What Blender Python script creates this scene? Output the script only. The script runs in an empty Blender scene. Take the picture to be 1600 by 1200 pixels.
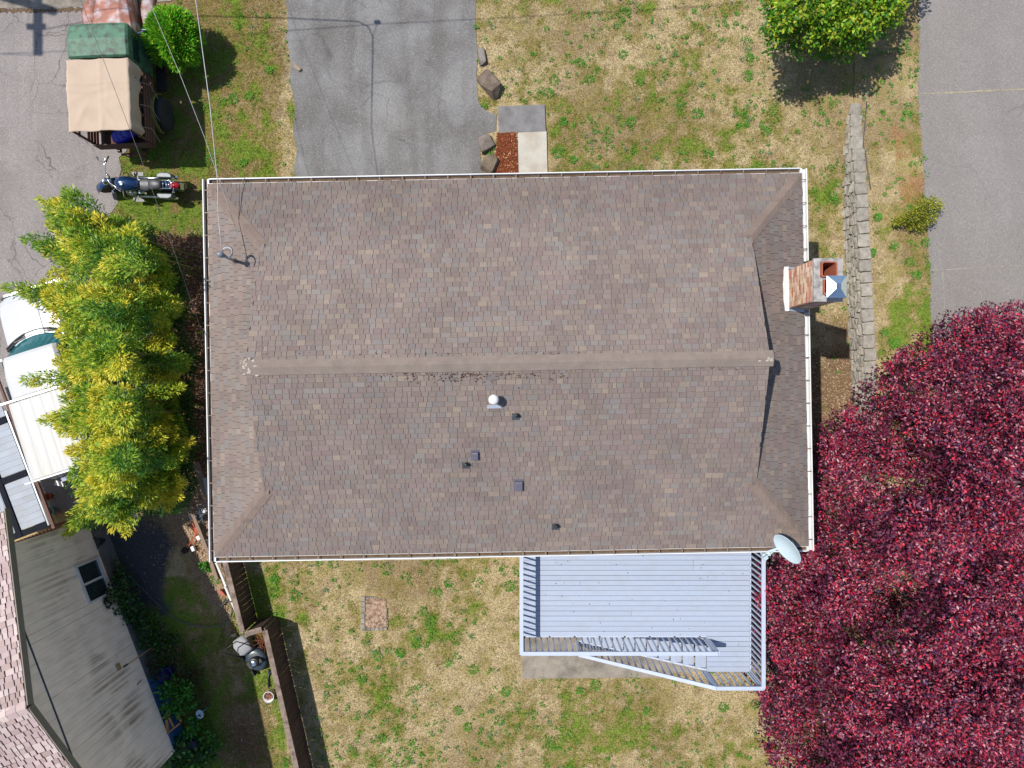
import bpy, bmesh, math, random
import numpy as np
from mathutils import Vector, Matrix

SC = bpy.context.scene
COL = SC.collection
rnd = random.Random(11)
rng = np.random.default_rng(7)

# ------------------------------------------------------------------ camera, sky, sun, exposure
H = 19.0                       # height of the camera above the lawn
F = 1111.0                     # focal length in photo pixels (photo 1600 wide)
cam_data = bpy.data.cameras.new('camera')
cam_data.sensor_fit = 'HORIZONTAL'
cam_data.sensor_width = 36.0
cam_data.lens = 36.0 * F / 1600.0
cam_data.clip_start = 0.1
cam_data.clip_end = 500.0
cam = bpy.data.objects.new('camera', cam_data)
cam.location = (0, 0, H)
COL.objects.link(cam)
SC.camera = cam

SUN = Vector((-0.485, 0.146, 1.0)).normalized()      # direction towards the sun
world = bpy.data.worlds.new('World')
SC.world = world
world.use_nodes = True
wn = world.node_tree.nodes
sky = wn.new('ShaderNodeTexSky')
sky.sky_type = 'NISHITA'
sky.sun_disc = False
sky.sun_elevation = math.asin(SUN.z)
sky.sun_rotation = math.atan2(SUN.x, SUN.y)
sky.air_density = 1.0
sky.dust_density = 0.6
sky.ozone_density = 1.0
bg = wn.get('Background')
bg.inputs['Strength'].default_value = 0.138
world.node_tree.links.new(sky.outputs[0], bg.inputs[0])
sun_data = bpy.data.lights.new('sun', 'SUN')
sun_data.energy = 4.9
sun_data.angle = math.radians(0.53)
sun_data.color = (1.0, 0.95, 0.87)
sun = bpy.data.objects.new('sun', sun_data)
sun.rotation_euler = SUN.to_track_quat('Z', 'Y').to_euler()
sun.location = (-8, 3, 30)
COL.objects.link(sun)
SC.view_settings.view_transform = 'Standard'
SC.view_settings.look = 'None'
SC.view_settings.gamma = 1.0
SC.view_settings.use_curve_mapping = False
SC.view_settings.exposure = 0.25
SC.cycles.max_bounces = 6
SC.cycles.transparent_max_bounces = 6

# ------------------------------------------------------------------ helpers
def P(px, py, z=0.0):
    """the point at height z that the photo shows at pixel px, py (camera looks straight down)"""
    k = (H - z) / F
    return Vector(((px - 800.0) * k, (600.0 - py) * k, z))

def SH(px, py, z):
    """the point at height z whose sun shadow falls on the ground at pixel px, py"""
    k = H / F
    return Vector(((px - 800.0) * k + SUN.x / SUN.z * z, (600.0 - py) * k + SUN.y / SUN.z * z, z))

def lin(r, g, b, s=1.0):
    o = []
    for c in (r, g, b):
        c = c / 255.0
        c = c / 12.92 if c <= 0.04045 else ((c + 0.055) / 1.055) ** 2.4
        o.append(c * s)
    return tuple(o)

class MB:
    def __init__(self):
        self.v = []; self.f = []; self.c = []
    def add(self, vs, fs, col=None):
        n = len(self.v)
        self.v += [tuple(p) for p in vs]
        self.f += [tuple(i + n for i in q) for q in fs]
        self.c += [col] * len(fs)
        return self
    def box(self, c, s, M=None, col=None):
        x, y, z = s[0] / 2, s[1] / 2, s[2] / 2
        vs = [Vector(p) for p in ((-x,-y,-z),(x,-y,-z),(x,y,-z),(-x,y,-z),(-x,-y,z),(x,-y,z),(x,y,z),(-x,y,z))]
        if M is not None:
            vs = [M @ p for p in vs]
        c = Vector(c)
        return self.add([p + c for p in vs], [(3,2,1,0),(4,5,6,7),(0,1,5,4),(1,2,6,5),(2,3,7,6),(3,0,4,7)], col)
    def bar(self, a, b, w, h, up=(0,0,1), col=None):
        a = Vector(a); b = Vector(b); d = b - a; L = d.length; d.normalize()
        u = Vector(up)
        s = d.cross(u)
        if s.length < 1e-4: s = d.cross(Vector((1,0,0)))
        s.normalize(); u = s.cross(d)
        M = Matrix((s, d, u)).transposed()
        return self.box((a + b) / 2, (w, L, h), M, col)
    def tube(self, pts, r, n=8, col=None, cap=True):
        pts = [Vector(p) for p in pts]
        rs = r if isinstance(r, (list, tuple)) else [r] * len(pts)
        rings = []
        prev = None
        for i, p in enumerate(pts):
            d = (pts[min(i + 1, len(pts) - 1)] - pts[max(i - 1, 0)]).normalized()
            if prev is None:
                s = d.orthogonal().normalized()
            else:
                s = (prev - d * prev.dot(d))
                s = s.normalized() if s.length > 1e-5 else d.orthogonal().normalized()
            prev = s
            t = d.cross(s)
            rings.append([p + (s * math.cos(2*math.pi*k/n) + t * math.sin(2*math.pi*k/n)) * rs[i] for k in range(n)])
        return self.loft(rings, cap, col)
    def loft(self, rings, cap=True, col=None):
        n = len(rings[0]); vs = [p for rg in rings for p in rg]; fs = []
        for i in range(len(rings) - 1):
            for k in range(n):
                a = i*n + k; b = i*n + (k+1) % n
                fs.append((a, b, b + n, a + n))
        if cap:
            fs.append(tuple(range(n))[::-1]); fs.append(tuple((len(rings)-1)*n + k for k in range(n)))
        return self.add(vs, fs, col)
    def lathe(self, prof, n=16, M=None, c=(0,0,0), col=None, cap=True):
        M = M or Matrix.Identity(3); c = Vector(c)
        rings = [[M @ Vector((r*math.cos(2*math.pi*k/n), r*math.sin(2*math.pi*k/n), z)) + c for k in range(n)] for r, z in prof]
        return self.loft(rings, cap, col)
    def prism(self, poly, z0, z1, col=None):
        n = len(poly)
        z1s = z1 if isinstance(z1, (list, tuple)) else [z1] * n
        vs = [(p[0], p[1], z0) for p in poly] + [(p[0], p[1], z) for p, z in zip(poly, z1s)]
        fs = [tuple(range(n))[::-1], tuple(range(n, 2*n))]
        fs += [(i, (i+1) % n, (i+1) % n + n, i + n) for i in range(n)]
        return self.add(vs, fs, col)
    def ell(self, c, r, n=12, m=8, M=None, col=None):
        M = M or Matrix.Identity(3)
        rings = []
        for i in range(m + 1):
            a = -math.pi/2 + math.pi * min(max(i / m, 0.02), 0.98)
            rings.append([M @ Vector((r[0]*math.cos(a)*math.cos(2*math.pi*k/n), r[1]*math.cos(a)*math.sin(2*math.pi*k/n), r[2]*math.sin(a))) + Vector(c) for k in range(n)])
        return self.loft(rings, True, col)
    def build(self, name, mat, parent=None, smooth=False, bevel=0.0, loc=None, local=False):
        """links everything collected so far as ONE mesh object; points are world points unless local"""
        me = bpy.data.meshes.new(name)
        inv = None
        if parent is not None and not local:
            inv = WM(parent).inverted()
        vs = self.v
        if inv is not None:
            vs = [tuple(inv @ Vector(p)) for p in vs]
        if loc is not None and not local:
            l = Vector(loc) if inv is None else inv @ Vector(loc)
            vs = [tuple(Vector(p) - l) for p in vs]
        elif loc is not None:
            l = Vector(loc)
        me.from_pydata(vs, [], self.f)
        bm = bmesh.new(); bm.from_mesh(me)
        bmesh.ops.recalc_face_normals(bm, faces=bm.faces)
        bm.to_mesh(me); bm.free()
        if any(c is not None for c in self.c):
            at = me.color_attributes.new('Col', 'FLOAT_COLOR', 'CORNER')
            buf = []
            for p in me.polygons:
                c = self.c[p.index] or (1, 1, 1)
                buf += [c[0], c[1], c[2], 1.0] * p.loop_total
            at.data.foreach_set('color', buf)
        if smooth:
            me.polygons.foreach_set('use_smooth', [True] * len(me.polygons))
        o = bpy.data.objects.new(name, me)
        me.materials.append(mat)
        COL.objects.link(o)
        if parent is not None: o.parent = parent
        if loc is not None: o.location = l
        if bevel:
            b = o.modifiers.new('edge', 'BEVEL'); b.width = bevel; b.segments = 2; b.limit_method = 'ANGLE'
        return o

def WM(o):
    m = Matrix.LocRotScale(o.location, o.rotation_euler, o.scale)
    return WM(o.parent) @ m if o.parent else m

def tag(o, label=None, cat=None, group=None, kind=None):
    if label: o['label'] = label
    if cat: o['category'] = cat
    if group: o['group'] = group
    if kind: o['kind'] = kind
    return o

def thing(name, label, cat, loc=(0,0,0), rz=0.0, group=None, rx=0.0, ry=0.0):
    o = bpy.data.objects.new(name, None)
    o.empty_display_size = 0.2
    COL.objects.link(o)
    o.location = loc; o.rotation_euler = (rx, ry, rz)
    return tag(o, label, cat, group)

def rot2(a):
    return Matrix.Rotation(a, 3, 'Z')

def np_mesh(name, verts, faces_n, cols, mat, parent=None, uniform=4):
    """big mesh from numpy: verts (N,3), every face has `uniform` consecutive verts; cols per vert (N,3)"""
    me = bpy.data.meshes.new(name)
    n = len(verts); nf = n // uniform
    me.vertices.add(n); me.vertices.foreach_set('co', np.ascontiguousarray(verts, dtype=np.float32).ravel())
    me.loops.add(n); me.loops.foreach_set('vertex_index', np.arange(n, dtype=np.int32))
    me.polygons.add(nf); me.polygons.foreach_set('loop_start', np.arange(0, n, uniform, dtype=np.int32))
    me.update(calc_edges=True)
    if cols is not None:
        at = me.color_attributes.new('Col', 'FLOAT_COLOR', 'POINT')
        c4 = np.ones((n, 4), dtype=np.float32); c4[:, :3] = cols
        at.data.foreach_set('color', c4.ravel())
    me.materials.append(mat)
    o = bpy.data.objects.new(name, me)
    COL.objects.link(o)
    if parent is not None:
        o.parent = parent
        me.transform(WM(parent).inverted())
    return o

def leaf_mesh(name, pos, axis, nrm, length, width, cols, mat, parent=None, fold=0.25):
    """diamond leaves: pos (N,3) base points, axis (N,3) towards the tip, nrm (N,3) rough normals"""
    ax = axis / (np.linalg.norm(axis, axis=1, keepdims=True) + 1e-9)
    sd = np.cross(ax, nrm); sd /= (np.linalg.norm(sd, axis=1, keepdims=True) + 1e-9)
    up = np.cross(sd, ax)
    L = length[:, None]; W = width[:, None]
    v = np.empty((len(pos), 4, 3))
    v[:, 0] = pos
    v[:, 1] = pos + ax * L * 0.45 + sd * W * 0.5 + up * W * fold
    v[:, 2] = pos + ax * L
    v[:, 3] = pos + ax * L * 0.45 - sd * W * 0.5 + up * W * fold
    c = np.repeat(cols, 4, axis=0)
    return np_mesh(name, v.reshape(-1, 3), None, c, mat, parent)

def vnoise(x, y, scale, seed=0):
    """smooth value noise in 0..1"""
    g = np.random.default_rng(seed + 1000).random((257, 257))
    u = x / scale + 61.3; w = y / scale + 47.1
    i = np.floor(u).astype(int); j = np.floor(w).astype(int)
    fu = u - i; fw = w - j
    fu = fu*fu*(3-2*fu); fw = fw*fw*(3-2*fw)
    i %= 256; j %= 256
    return (g[i, j]*(1-fu)*(1-fw) + g[i+1, j]*fu*(1-fw) + g[i, j+1]*(1-fu)*fw + g[i+1, j+1]*fu*fw)

def fbm(x, y, scale, seed=0, o=4):
    t = 0; a = 1; s = 0
    for k in range(o):
        t = t + a * vnoise(x, y, scale / 2**k, seed + 17*k); s += a; a *= 0.55
    return t / s

def inpoly(px, py, poly):
    r = np.zeros(px.shape, bool); n = len(poly); j = n - 1
    for i in range(n):
        xi, yi = poly[i]; xj, yj = poly[j]
        c = ((yi > py) != (yj > py)) & (px < (xj - xi) * (py - yi) / (yj - yi + 1e-12) + xi)
        r ^= c; j = i
    return r

# ------------------------------------------------------------------ materials
def _nodes(name):
    m = bpy.data.materials.new(name); m.use_nodes = True
    return m, m.node_tree.nodes, m.node_tree.links, m.node_tree.nodes['Principled BSDF']

def pmat(name, base=(.5,.5,.5), rough=.7, metal=0.0, attr=False, var=.15, scale=6.0, fine=.1, fscale=120.0, bump=0.0, bscale=80.0,
         stain=None, stain_amt=.0, stain_scale=1.5, island=0.0, spec=.5, stretch=None, trans=0.0, coat=0.0):
    """plain surface: base colour (or the Col attribute) varied by coarse and fine noise, an optional stain colour, a bump"""
    m, N, L, B = _nodes(name)
    tc = N.new('ShaderNodeTexCoord'); oi = N.new('ShaderNodeObjectInfo')
    vec = tc.outputs['Object']
    if stretch:
        mp = N.new('ShaderNodeMapping'); mp.inputs['Scale'].default_value = stretch
        L.new(vec, mp.inputs[0]); vec = mp.outputs[0]
    w = N.new('ShaderNodeMath'); w.operation = 'MULTIPLY'; w.inputs[1].default_value = 40.0
    L.new(oi.outputs['Random'], w.inputs[0])
    def noise(s, det=4.0):
        n = N.new('ShaderNodeTexNoise'); n.noise_dimensions = '4D'
        n.inputs['Scale'].default_value = s; n.inputs['Detail'].default_value = det
        L.new(vec, n.inputs['Vector']); L.new(w.outputs[0], n.inputs['W'])
        return n.outputs['Fac']
    def ramp(fac, lo, hi, a=.3, b=.7):
        r = N.new('ShaderNodeMapRange'); r.inputs['From Min'].default_value = a; r.inputs['From Max'].default_value = b
        r.inputs['To Min'].default_value = lo; r.inputs['To Max'].default_value = hi
        L.new(fac, r.inputs['Value']); return r.outputs[0]
    if attr:
        at = N.new('ShaderNodeAttribute'); at.attribute_name = 'Col'; col = at.outputs['Color']
    else:
        rgb = N.new('ShaderNodeRGB'); rgb.outputs[0].default_value = (*base, 1); col = rgb.outputs[0]
    if stain is not None and stain_amt > 0:
        mx = N.new('ShaderNodeMix'); mx.data_type = 'RGBA'
        L.new(ramp(noise(stain_scale, 6.0), 0.0, stain_amt, .45, .68), mx.inputs[0])
        L.new(col, mx.inputs[6]); mx.inputs[7].default_value = (*stain, 1); col = mx.outputs[2]
    fac = ramp(noise(scale), 1 - var, 1 + var)
    if fine > 0:
        mu = N.new('ShaderNodeMath'); mu.operation = 'MULTIPLY'
        L.new(fac, mu.inputs[0]); L.new(ramp(noise(fscale, 2.0), 1 - fine, 1 + fine), mu.inputs[1]); fac = mu.outputs[0]
    if island > 0:
        mu = N.new('ShaderNodeMath'); mu.operation = 'MULTIPLY'
        L.new(fac, mu.inputs[0]); L.new(ramp(oi.outputs['Random'], 1 - island, 1 + island, 0, 1), mu.inputs[1]); fac = mu.outputs[0]
    vm = N.new('ShaderNodeVectorMath'); vm.operation = 'SCALE'
    L.new(col, vm.inputs[0]); L.new(fac, vm.inputs['Scale'])
    L.new(vm.outputs[0], B.inputs['Base Color'])
    B.inputs['Roughness'].default_value = rough; B.inputs['Metallic'].default_value = metal
    B.inputs['Specular IOR Level'].default_value = spec
    if coat: B.inputs['Coat Weight'].default_value = coat
    if trans: B.inputs['Transmission Weight'].default_value = trans
    if bump:
        bp = N.new('ShaderNodeBump'); bp.inputs['Strength'].default_value = bump; bp.inputs['Distance'].default_value = .01
        L.new(noise(bscale, 5.0), bp.inputs['Height']); L.new(bp.outputs[0], B.inputs['Normal'])
    return m

def leaf_mat(name, rough=.45, transl=.3, spec=.4):
    m, N, L, B = _nodes(name)
    at = N.new('ShaderNodeAttribute'); at.attribute_name = 'Col'
    L.new(at.outputs['Color'], B.inputs['Base Color'])
    B.inputs['Roughness'].default_value = rough; B.inputs['Specular IOR Level'].default_value = spec
    tr = N.new('ShaderNodeBsdfTranslucent'); L.new(at.outputs['Color'], tr.inputs[0])
    mx = N.new('ShaderNodeMixShader'); mx.inputs[0].default_value = transl
    L.new(B.outputs[0], mx.inputs[1]); L.new(tr.outputs[0], mx.inputs[2])
    L.new(mx.outputs[0], N['Material Output'].inputs[0])
    return m

def asphalt_mat(name, base, dark, light, patch=.5, crack=.0, cscale=.55):
    m, N, L, B = _nodes(name)
    tc = N.new('ShaderNodeTexCoord'); vec = tc.outputs['Object']
    def noise(s, det=4.0, dist=0.0):
        n = N.new('ShaderNodeTexNoise'); n.inputs['Scale'].default_value = s; n.inputs['Detail'].default_value = det
        n.inputs['Distortion'].default_value = dist
        L.new(vec, n.inputs['Vector']); return n.outputs['Fac']
    def mr(f, a, b, lo, hi):
        r = N.new('ShaderNodeMapRange'); r.inputs['From Min'].default_value = a; r.inputs['From Max'].default_value = b
        r.inputs['To Min'].default_value = lo; r.inputs['To Max'].default_value = hi; L.new(f, r.inputs[0]); return r.outputs[0]
    def mix(f, a, b):
        x = N.new('ShaderNodeMix'); x.data_type = 'RGBA'; L.new(f, x.inputs[0])
        for i, c in ((6, a), (7, b)):
            if isinstance(c, tuple): x.inputs[i].default_value = (*c, 1)
            else: L.new(c, x.inputs[i])
        return x.outputs[2]
    c = mix(mr(noise(.9, 6, .6), .35, .68, 0, patch), base, dark)
    c = mix(mr(noise(.5, 5, .3), .5, .72, 0, patch), c, light)
    mp = N.new('ShaderNodeMapping'); mp.inputs['Scale'].default_value = (1.6, .14, 1); L.new(tc.outputs['Object'], mp.inputs[0])
    tn = N.new('ShaderNodeTexNoise'); tn.inputs['Scale'].default_value = 1.0; tn.inputs['Detail'].default_value = 5; L.new(mp.outputs[0], tn.inputs['Vector'])
    c = mix(mr(tn.outputs['Fac'], .48, .66, 0, patch*.8), c, dark)
    so = noise(1.7, 2, .2); c = mix(mr(so, .70, .78, 0, patch*.55), c, tuple(x*.6 for x in dark))
    vo = N.new('ShaderNodeTexVoronoi'); vo.inputs['Scale'].default_value = 62.0; L.new(vec, vo.inputs['Vector'])
    sp = N.new('ShaderNodeSeparateColor'); L.new(vo.outputs['Color'], sp.inputs[0])
    c = mix(mr(sp.outputs[0], .80, 1.0, 0, .36), c, tuple(min(1, x*1.9) for x in light))
    c = mix(mr(sp.outputs[1], .75, 1.0, 0, .6), c, tuple(x*.45 for x in dark))
    c = mix(mr(noise(150, 2), .35, .65, 0, .35), c, tuple(x*.6 for x in base))
    if crack > 0:
        nz = N.new('ShaderNodeTexNoise'); nz.inputs['Scale'].default_value = 1.3; nz.inputs['Detail'].default_value = 6
        L.new(vec, nz.inputs['Vector'])
        va = N.new('ShaderNodeVectorMath'); va.operation = 'MULTIPLY_ADD'
        L.new(nz.outputs['Color'], va.inputs[0]); va.inputs[1].default_value = (.9, .9, 0); L.new(vec, va.inputs[2])
        ve = N.new('ShaderNodeTexVoronoi'); ve.feature = 'DISTANCE_TO_EDGE'; ve.inputs['Scale'].default_value = cscale
        L.new(va.outputs[0], ve.inputs['Vector'])
        line = mr(ve.outputs['Distance'], .0, .012, 1, 0)
        mk = mr(noise(.35, 3), .48, .6, 0, crack)
        mm = N.new('ShaderNodeMath'); mm.operation = 'MULTIPLY'; L.new(line, mm.inputs[0]); L.new(mk, mm.inputs[1])
        c = mix(mm.outputs[0], c, (.03, .028, .025))
    L.new(c, B.inputs['Base Color'])
    B.inputs['Roughness'].default_value = .9
    bp = N.new('ShaderNodeBump'); bp.inputs['Strength'].default_value = .5; bp.inputs['Distance'].default_value = .006
    L.new(vo.outputs['Distance'], bp.inputs['Height']); L.new(bp.outputs[0], B.inputs['Normal'])
    return m

def ground_mat(name):
    m, N, L, B = _nodes(name)
    at = N.new('ShaderNodeAttribute'); at.attribute_name = 'Col'
    tc = N.new('ShaderNodeTexCoord')
    def noise(s, d):
        n = N.new('ShaderNodeTexNoise'); n.inputs['Scale'].default_value = s; n.inputs['Detail'].default_value = d
        L.new(tc.outputs['Object'], n.inputs['Vector']); return n
    n1 = noise(26, 5); n2 = noise(75, 3)
    def mr(f, lo, hi):
        r = N.new('ShaderNodeMapRange'); r.inputs['From Min'].default_value = .3; r.inputs['From Max'].default_value = .7
        r.inputs['To Min'].default_value = lo; r.inputs['To Max'].default_value = hi; L.new(f, r.inputs[0]); return r.outputs[0]
    mu = N.new('ShaderNodeMath'); mu.operation = 'MULTIPLY'
    L.new(mr(n1.outputs['Fac'], .62, 1.3), mu.inputs[0]); L.new(mr(n2.outputs['Fac'], .72, 1.28), mu.inputs[1])
    vm = N.new('ShaderNodeVectorMath'); vm.operation = 'SCALE'
    L.new(at.outputs['Color'], vm.inputs[0]); L.new(mu.outputs[0], vm.inputs['Scale'])
    L.new(vm.outputs[0], B.inputs['Base Color'])
    B.inputs['Roughness'].default_value = .95; B.inputs['Specular IOR Level'].default_value = .15
    bp = N.new('ShaderNodeBump'); bp.inputs['Strength'].default_value = .7; bp.inputs['Distance'].default_value = .02
    L.new(n2.outputs['Fac'], bp.inputs['Height']); L.new(bp.outputs[0], B.inputs['Normal'])
    return m

M_ground = ground_mat('dry_lawn')
M_blade = leaf_mat('grass_blades', .7, .25, .2)
M_leaf = leaf_mat('leaves', .5, .3, .35)
M_leaf_dark = leaf_mat('maroon_leaves', .5, .16, .3)
M_bark = pmat('bark', lin(95,80,65), .9, var=.3, scale=14, bump=.6, bscale=30)
M_road = asphalt_mat('road_asphalt', lin(147,141,137,.70), lin(136,130,126,.68), lin(160,155,151,.70), .5, .25, .35)
M_drive = asphalt_mat('driveway_asphalt', lin(143,142,142,.66), lin(108,103,99,.62), lin(160,158,155,.66), .95, .45, .7)
M_lot = asphalt_mat('lot_asphalt', lin(158,150,147,.68), lin(134,126,122,.66), lin(172,165,161,.68), .7, .7, .8)
M_conc = pmat('concrete', lin(164,154,140,.62), .9, var=.14, scale=5, fine=.18, fscale=60, stain=lin(108,100,90,.6), stain_amt=.75, stain_scale=2.2, bump=.2)
M_conc_light = pmat('pale_concrete', lin(196,190,178,.70), .9, var=.08, scale=4, fine=.1, fscale=70, stain=lin(160,140,118,.7), stain_amt=.5, stain_scale=2.5, bump=.15)
M_conc_dark = pmat('weathered_concrete', lin(136,134,134,.66), .9, var=.14, scale=5, fine=.16, fscale=60, stain=lin(110,106,104,.6), stain_amt=.6, stain_scale=3, bump=.25)
M_white = pmat('white_paint', (.60,.60,.59), .45, var=.05, fine=.03, stain=(.4,.36,.3), stain_amt=.35, stain_scale=3)
M_shingle = pmat('asphalt_shingle', rough=.95, attr=True, var=.10, scale=1.1, fine=.26, fscale=190, bump=.5, bscale=220, spec=.2)
M_roofdeck = pmat('roof_underlay', lin(64,54,50,.7), .95, var=.2, scale=10)
M_wall = pmat('house_siding', lin(200,198,190,.75), .7, var=.06)
M_deck = pmat('deck_paint', lin(176,188,209,.69), .55, var=.05, scale=2.5, fine=.05, fscale=60, island=.035, stain=lin(152,152,154,.64), stain_amt=.28, stain_scale=2.5)
M_rail = pmat('rail_paint', lin(190,200,220,.72), .5, var=.04, fine=.03, island=.02)
M_block = pmat('wall_block', lin(164,157,146,.70), .95, var=.22, scale=9, fine=.22, fscale=70, bump=1.0, bscale=40, island=.16, stain=lin(124,118,100,.6), stain_amt=.4, stain_scale=7)
M_fence = pmat('fence_wood', lin(92,66,56,.62), .85, var=.22, scale=7, fine=.2, fscale=60, bump=.4, island=.2, stretch=(6,6,1))
M_cap = pmat('weathered_cap', lin(150,132,120,.66), .9, var=.25, scale=5, fine=.25, fscale=50, stain=lin(90,70,58,.6), stain_amt=.8, stain_scale=6, bump=.5)
M_brick = pmat('chimney_brick', rough=.9, attr=True, var=.15, scale=12, fine=.2, fscale=120, bump=.4)
M_mortar = pmat('mortar', lin(190,172,150,.7), .95, var=.12, scale=14)
M_crown = pmat('chimney_crown', lin(176,172,170,.72), .85, var=.25, scale=14, fine=.2, stain=lin(100,98,98,.6), stain_amt=.7, stain_scale=8)
M_flash = pmat('galvanised_flashing', lin(190,200,210,.7), .45, .35, var=.1, scale=6)
M_clay = pmat('clay_flue', lin(180,100,74,.62), .8, var=.15, scale=10)
M_soot = pmat('soot', (.03,.028,.026), .95)
M_silver = pmat('sheet_metal', (.66,.68,.70), .22, 1.0, var=.08, scale=5)
M_black = pmat('black_plastic', (.02,.02,.022), .45, var=.1)
M_rubber = pmat('tyre_rubber', (.018,.018,.02), .8, var=.2)
M_chrome = pmat('chrome', (.7,.71,.73), .12, 1.0, var=.02, fine=0)
M_cable = pmat('cable', (.06,.06,.065), .6)
M_cable_grey = pmat('bare_cable', (.34,.34,.35), .5, .2)
M_glass = pmat('window_glass', (.02,.035,.035), .06, var=.1, spec=.8)
M_soil = pmat('soil', lin(110,88,66,.6), .95, var=.3, scale=10, fine=.3)
# ------------------------------------------------------------------ ground, roads, pavements
K0 = H / F
def W2P(x, y):
    return 800 + x / K0, 600 - y / K0

LOT = [(-700,-500),(262,-500),(262,-2),(214,4),(206,60),(203,150),(196,205),(198,236),(186,246),(190,262),(182,290),(184,318),(165,345),(140,380),(150,470),(150,560),(150,640),(158,760),(158,800),(-700,800)]
DRIVE = [(444,-500),(446,0),(450,25),(447,60),(454,95),(452,130),(461,165),(458,205),(464,235),(459,262),(464,330),(470,440),(770,440),(759,276),(752,250),(749,222),(757,209),(775,205),(776,180),(758,172),(747,158),(744,120),(747,88),(743,40),(744,0),(742,-500)]
ROADE = [(1432,-500),(1436,0),(1437,60),(1435,150),(1441,230),(1446,320),(1453,420),(1456,520),(1466,640),(1475,900),(1480,1500)]

def jag(poly, n=.03, step=.35, seed=3):
    """a polygon (photo pixels at ground level) with slightly ragged edges, in metres"""
    r = random.Random(seed); out = []
    pts = [P(*p) for p in poly]
    for a, b in zip(pts, pts[1:] + pts[:1]):
        d = b - a; L = d.length; k = max(1, int(L / step)) if L < 14 else 1
        for i in range(k):
            q = a + d * (i / k)
            s = n if 0 < i else n * .3
            out.append((q.x + r.uniform(-s, s), q.y + r.uniform(-s, s)))
    return out

def sheet(name, poly, z, mat, t=None):
    """a pavement slab: top face plus short sides down into the soil"""
    bm = bmesh.new()
    vs = [bm.verts.new((p[0], p[1], z)) for p in poly]
    from mathutils.geometry import delaunay_2d_cdt
    bm.free(); n_ = len(poly)
    dv, de, df, _a, _b, _c = delaunay_2d_cdt([Vector(p[:2]) for p in poly], [], [list(range(n_))], 1, 1e-5)
    me = bpy.data.meshes.new(name); me.from_pydata([(p.x, p.y, z) for p in dv], [], [tuple(f_) for f_ in df])
    for f_ in me.polygons:
        if f_.normal.z < 0: f_.flip()
    me.materials.append(mat)
    o = bpy.data.objects.new(name, me); COL.objects.link(o)
    return o

def zr(y):
    """height of the bank and the street behind the block wall"""
    t = np.clip((7.9 - np.asarray(y, float)) / 3.2, 0, 1)
    return 0.03 + .60 * t*t*(3-2*t)

WALLX = [(9.02, 9.5), (8.99, 7.45), (8.90, 6.4), (8.86, 5.2), (8.90, 4.4), (8.97, 3.0), (9.06, 1.2), (9.115, 0.0), (9.16, -1.5), (9.2, -14.0)]
def wallx(y):
    ys = [p[1] for p in WALLX][::-1]; xs = [p[0] for p in WALLX][::-1]
    return np.interp(y, ys, xs)

STRAW = np.array(lin(206,186,146,.70)); STRAW2 = np.array(lin(184,163,120,.65)); BROWN = np.array(lin(118,96,62,.56))
MOSS = np.array(lin(152,142,62,.68)); GREEN = np.array(lin(112,148,44,.68)); EARTH = np.array(lin(150,118,92,.6))
GRAVEL = np.array(lin(92,92,98,.62)); CHIPS = np.array(lin(196,168,138,.6)); LEAFLIT = np.array(lin(128,92,74,.6))

def sstep(a, b, x):
    t = np.clip((x - a) / (b - a), 0, 1); return t*t*(3-2*t)
def blob(px, py, cx, cy, rx, ry):
    return np.clip(1.25 - np.sqrt(((px-cx)/rx)**2 + ((py-cy)/ry)**2), 0, 1) ** .7

def green_field(x, y):
    """0 dry straw .. 1 green"""
    px, py = W2P(x, y)
    n = fbm(x, y, 1.3, 1); n2 = fbm(x, y, .42, 2); n3 = fbm(x, y, .16, 33)
    base = np.full(x.shape, .34)
    base = np.where((px < 470) & (py < 470), .72, base)                       # strip left of the driveway
    base = base - .55*np.exp(-((px - 450 + 60*(n2-.5))/15)**2) * (py < 300)
    base = np.where((px > 745) & (px < 1335) & (py < 300), .43, base)
    base = base + .22*blob(px, py, 820, 40, 70, 80) + .12*blob(px, py, 1060, 210, 170, 90) + .14*blob(px, py, 920, 160, 90, 110)
    base = base - .25*blob(px, py, 880, 50, 50, 60) - .25*blob(px, py, 1290, 150, 90, 90) - .2*blob(px, py, 1190, 60, 50, 90) - .2*blob(px, py, 770, 120, 40, 70)
    base = np.where((px > 1262) & (px < 1345) & (py > 270), .26 + .2*blob(px, py, 1280, 300, 40, 130), base)
    base = np.where((px > 1345) & (py < 300), .18 + .3*blob(px, py, 1425, 230, 20, 60), base)
    base = np.where((px > 1345) & (py >= 300), .42 + .4*blob(px, py, 1400, 520, 60, 60), base)
    base = np.where((py > 860) & (px > 400), .37, base)
    base = base + .16*blob(px, py, 700, 960, 140, 90) + .1*blob(px, py, 1000, 1180, 200, 60) + .2*blob(px, py, 440, 930, 40, 60)
    base = np.where((px < 445) & (py > 900), .72, base)
    base = base - .5*blob(px, py, 385, 1130, 40, 60)
    return np.clip(base + .75*(n-.5) + .9*(n2-.5) + .7*(n3-.5), 0, 1)

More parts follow.
